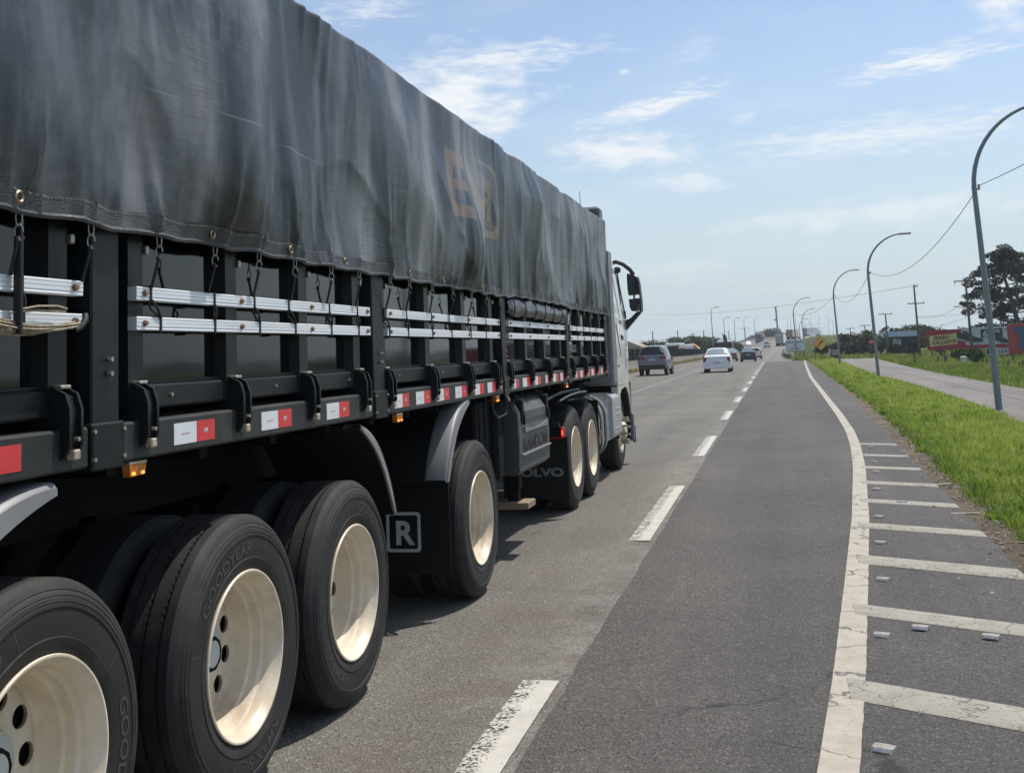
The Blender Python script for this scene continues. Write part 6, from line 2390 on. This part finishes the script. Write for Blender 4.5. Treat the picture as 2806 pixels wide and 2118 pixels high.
def crown(name, lobes, n, size, mat, parent, flat=1.0):
    """leaf clumps scattered in the shells of the given lobes (x,y,z,rx,rz)"""
    tot = sum(l[3] ** 2 for l in lobes)
    Vs, ti = [], []
    for (x, y, z, rx, rz) in lobes:
        k = max(20, int(n * rx * rx / tot))
        d = RNG.normal(0, 1, (k, 3))
        d /= np.linalg.norm(d, axis=1)[:, None]
        rr = RNG.uniform(.45, 1.08, k) ** .6
        wob = np.array([1 + .28 * mnoise.noise((a * 2.1 + x, b * 2.1, c * 2.1 + z)) for a, b, c in d])
        c = np.stack([x + d[:, 0] * rx * rr * wob, y + d[:, 1] * rx * rr * wob, z + d[:, 2] * rz * rr * wob], 1)
        u = RNG.normal(0, 1, (k, 3))
        u /= np.linalg.norm(u, axis=1)[:, None]
        v = np.cross(u, RNG.normal(0, 1, (k, 3)))
        v /= np.linalg.norm(v, axis=1)[:, None] + 1e-9
        s = size * RNG.uniform(.5, 1.4, k)[:, None]
        u, v = u * s, v * s * .6
        u[:, 2] *= flat
        v[:, 2] *= flat
        Vs.append(np.stack([c - u, c + v * .9, c + u, c - v], 1))
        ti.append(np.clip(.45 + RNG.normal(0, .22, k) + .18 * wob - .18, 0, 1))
    V = np.concatenate(Vs).reshape(-1, 3)
    ti = np.concatenate(ti)
    off = worldloc(parent) if parent is not None else Vector((0, 0, 0))
    V = V - np.array(off)
    m_ = len(ti)
    me = bpy.data.meshes.new(name)
    me.vertices.add(m_ * 4)
    me.vertices.foreach_set('co', V.reshape(-1))
    me.loops.add(m_ * 4)
    me.loops.foreach_set('vertex_index', np.arange(m_ * 4, dtype=np.int32))
    me.polygons.add(m_)
    me.polygons.foreach_set('loop_start', (np.arange(m_) * 4).astype(np.int32))
    me.update(calc_edges=True)
    at = me.attributes.new('tint', 'FLOAT', 'POINT')
    at.data.foreach_set('value', np.repeat(ti, 4).astype(np.float32))
    me.materials.append(mat)
    o = bpy.data.objects.new(name, me)
    COL.objects.link(o)
    if parent is not None:
        o.parent = parent
    return o


def tree(name, label, x, y, top, rad, zb=None, n=1500, size=.22, mat=None, group=None, trunk=.35, seed=0, wide=1.0, cat='tree'):
    rs = random.Random(seed + int(x * 10))
    z = land(x, y) if zb is None else zb
    root = thing(name, label, cat, (x, y, z), 0, group)
    h = top - z
    lobes = [(x, y, z + h * .62, rad * .72, h * .36)]
    for k in range(7):
        a = rs.uniform(0, 6.28)
        rr = rad * rs.uniform(.35, .72)
        zz_ = z + h * rs.uniform(.38, .86)
        s = rad * rs.uniform(.28, .46)
        lobes.append((x + math.cos(a) * rr * wide, y + math.sin(a) * rr, zz_, s, min(s * .8, top - zz_)))
    crown('crown', lobes, n, size, mat or M_LEAF, root)
    mb = MB()
    mb.tube([(x, y, z - .2), (x + .1 * rad, y, z + h * .4), (x, y, z + h * .75)], [rad * .10, rad * .07, rad * .02], 7)
    for k in range(4):
        a = rs.uniform(0, 6.28)
        mb.tube([(x, y, z + h * .35), (x + math.cos(a) * rad * .5, y + math.sin(a) * rad * .5, z + h * .65)], [rad * .05, rad * .015], 5)
    mb.build('trunk', M_BARK, root)
    return root


# the big pine behind the billboards
pine = thing('pine_tree', 'tall dark pine with layered open branches behind the red billboard', 'tree', (26.9, 135, -.5))
mb = MB()
TP = [(26.75, 135, -.6), (26.55, 135, 3.1), (26.1, 135, 5.6), (25.7, 135, 7.6), (25.5, 135, 9.3), (25.6, 135, 10.8)]
mb.tube(TP, [.34, .28, .22, .16, .10, .04], 9)
lob = []
rs = random.Random(5)
PB = [(4.3, -3.9), (4.0, 2.2), (5.0, -4.3), (5.3, 3.0), (6.1, -4.4), (6.6, -3.4), (6.9, 3.6), (7.5, -4.2), (7.9, 3.0), (8.5, -3.0), (8.7, 2.4), (9.3, -2.0), (9.6, 1.8), (10.3, -.9), (10.4, 1.0), (11.0, .1), (5.7, 4.4), (4.7, 4.6), (3.7, -3.0)]
for k, (zh, dx) in enumerate(PB):
    t_ = np.interp(zh - .7, [p[2] for p in TP], range(6))
    i = min(4, int(t_))
    a = Vector(TP[i]).lerp(Vector(TP[i + 1]), t_ - i)
    dy = rs.uniform(-3, 3)
    b = Vector((a.x + dx, 135 + dy, zh))
    m_ = a.lerp(b, .5) + Vector((0, 0, -.15))
    mb.tube([a, m_, b], [.075, .05, .02], 5)
    for q in range(5):
        f = rs.uniform(.35, 1.06)
        c = a.lerp(b, f) + Vector((rs.uniform(-.5, .5), rs.uniform(-.9, .9), rs.uniform(.0, .45)))
        s = rs.uniform(.45, .85)
        lob.append((c.x, c.y, c.z, s, s * .48))
for k in range(70):
    zz_ = rs.uniform(4.0, 11.0)
    a = rs.uniform(0, 6.28)
    r_ = rs.uniform(.6, 5.0) * (1 - max(0, zz_ - 7.5) / 4.6)
    lob.append((25.9 + math.cos(a) * r_, 135 + math.sin(a) * r_, zz_, rs.uniform(.55, 1.0), rs.uniform(.3, .5)))
mb.build('trunk', M_BARK, pine)
crown('crown', lob, 30000, .12, M_LEAFD, pine)

G1 = 'trees and bushes behind the billboards and the house'
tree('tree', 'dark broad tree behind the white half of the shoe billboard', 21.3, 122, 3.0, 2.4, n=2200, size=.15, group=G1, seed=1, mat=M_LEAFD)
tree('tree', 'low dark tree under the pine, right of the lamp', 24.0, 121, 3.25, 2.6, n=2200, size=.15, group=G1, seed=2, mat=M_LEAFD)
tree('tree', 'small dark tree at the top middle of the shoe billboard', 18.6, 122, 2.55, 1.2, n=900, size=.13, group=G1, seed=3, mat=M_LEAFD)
tree('tree', 'round tree right of the blue roof', 19.6, 172, 3.75, 2.9, n=2600, size=.2, group=G1, seed=4, wide=1.2)
tree('tree', 'round tree left of the blue-roofed house', 13.0, 168, 3.2, 1.9, n=2000, size=.18, group=G1, seed=5)
tree('umbrella_tree', 'thin umbrella-shaped tree on the skyline over the red billboard', 24.9, 182, 3.6, 1.0, n=350, size=.14, group=G1, seed=6)
tree('bush', 'dark bush growing before the left end of the blue-roofed house', 14.2, 147, 1.2, .8, n=800, size=.13, group='trees and bushes behind the billboards and the house', seed=78, mat=M_LEAFD, cat='bush')
tree('tree', 'tree rising straight behind the blue roof', 16.0, 171, 3.6, 2.2, n=2000, size=.18, group='trees and bushes behind the billboards and the house', seed=79, mat=M_LEAFD)
tree('tree', 'tree between the house and the red billboard', 22.3, 174, 3.5, 2.2, n=2000, size=.18, group='trees and bushes behind the billboards and the house', seed=80)
tree('tree', 'low spreading tree behind the left end of the red billboard', 16.6, 124, 2.2, 1.6, n=1400, size=.14, group='trees and bushes behind the billboards and the house', seed=81, mat=M_LEAFD)
tree('tree', 'dark tree below the pine, left of its trunk', 26.0, 126, 3.6, 2.2, n=2000, size=.15, group='trees and bushes behind the billboards and the house', seed=82, mat=M_LEAFD)
tree('tree', 'round tree above the stop sign', 11.2, 175, 2.9, 2.0, n=1800, size=.18, group='trees and bushes behind the billboards and the house', seed=83, mat=M_LEAFD)
tree('bush', 'dark bush against the wall of the blue-roofed house', 16.6, 147.5, 1.35, 1.1, n=900, size=.14, group='trees and bushes behind the billboards and the house', seed=77, mat=M_LEAFD, cat='bush')
tree('bush', 'leafy bush growing at the foot of the crossarm pole', 12.35, 76.5, .78, .62, zb=-.3, n=900, size=.07, seed=7, cat='bush')
tree('bush', 'dark bush below the shoe billboard, left of the leafy one', 14.6, 98, .62, .8, zb=-.5, n=900, size=.09, seed=8, cat='bush')
tree('bush', 'dark bush at the left foot of the shoe billboard', 16.2, 103, .55, .9, zb=-.5, n=900, size=.09, seed=9, cat='bush')
G2 = 'dark bushes at the end of the service road'
for k, (x, y, top, r_, lab) in enumerate(((8.3, 162, 1.55, 1.5, 'dark bush behind the parked cars'), (10.3, 160, 1.6, 1.5, 'dark bush left of the stop sign'), (12.4, 157, 1.45, 1.5, 'dark bush right of the stop sign'), (14.0, 163, 1.7, 1.4, 'dark bush by the left wall of the blue-roofed house'), (6.6, 172, 1.5, 1.3, 'dark bush behind the yellow diamond sign'))):
    tree('bush', lab, x, y, top, r_, n=1100, size=.15, group=G2, seed=20 + k, mat=M_LEAFD, cat='bush')
G3 = 'trees beyond the median'
for k, (x, y, top, r_, lab) in enumerate(((-20.6, 232, 4.1, 3.0, 'broad dark tree right of the bus'), (-17.0, 236, 4.4, 2.8, 'tallest tree between the bus and the tipper'), (-14.2, 240, 4.0, 2.4, 'tree just left of the tipper lorry'), (-25.0, 238, 3.7, 2.0, 'thin tree behind the bus'), (-9.9, 262, 2.9, 2.0, 'low tree right of the tipper crane'), (-29.5, 250, 3.2, 2.5, 'low tree left of the bus'))):
    tree('tree', lab, x, y, top, r_ * 1.15, n=1600, size=.22, group=G3, seed=40 + k, wide=1.4)
G4 = 'dark trees of the hill ahead'
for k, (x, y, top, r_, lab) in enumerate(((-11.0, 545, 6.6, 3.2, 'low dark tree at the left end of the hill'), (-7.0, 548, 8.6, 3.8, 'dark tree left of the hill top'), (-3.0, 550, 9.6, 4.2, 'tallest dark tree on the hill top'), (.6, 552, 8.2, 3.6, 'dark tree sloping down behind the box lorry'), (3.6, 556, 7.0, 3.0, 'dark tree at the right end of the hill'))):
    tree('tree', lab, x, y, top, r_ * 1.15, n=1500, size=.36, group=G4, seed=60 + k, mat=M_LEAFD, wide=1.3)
# a far wood along the horizon that reads as one mass
lob = []
for k in range(150):
    x = random.uniform(-420, 420)
    if -30 < x < 70:
        continue
    y = random.uniform(620, 760)
    lob.append((x, y, random.uniform(1, 4), random.uniform(6, 11), random.uniform(3, 6)))
for k in range(40):
    x = random.uniform(26, 120)
    lob.append((x, random.uniform(260, 330), random.uniform(0, 1.2), random.uniform(2.5, 4.5), random.uniform(1.6, 3.2)))
for k in range(40):
    x = random.uniform(-130, -32)
    lob.append((x, random.uniform(240, 330), random.uniform(0, 1.2), random.uniform(2.5, 4.5), random.uniform(1.6, 3.0)))
tag(crown('distant_wood', lob, 16000, .9, M_LEAF, None), 'low distant belt of trees along the horizon', 'wood', kind='stuff')

# a strip of dark woodland and sheds on the near right, outside the frame, mirrored in the glossy panels
lob = []
for k in range(46):
    lob.append((random.uniform(34, 50), random.uniform(-40, 70), random.uniform(-.4, .3), random.uniform(1.4, 2.4), random.uniform(.7, 1.5)))
tag(crown('roadside_thicket', lob, 9000, .5, M_LEAF, None), 'thicket of green bushes far off to the right beside the service road', 'thicket', kind='stuff')

# haze -------------------------------------------------------------------------
if HAZE > 0:
    hb = MB()
    hb.box(-700, 700, -70, 1100, -1.8, 45)
    hz = hb.build('haze', [], None, smooth=False)
    mh = bpy.data.materials.new('haze_air')
    mh.use_nodes = True
    t = NT(mh.node_tree)
    pv = t.n('ShaderNodeVolumePrincipled')
    pv.inputs['Color'].default_value = (.93, .96, 1.0, 1)
    pv.inputs['Density'].default_value = HAZE
    pv.inputs['Anisotropy'].default_value = 0.35
    out = t.n('ShaderNodeOutputMaterial')
    t.l(pv.outputs[0], out.inputs['Volume'])
    hz.data.materials.append(mh)
    hz['kind'] = 'stuff'
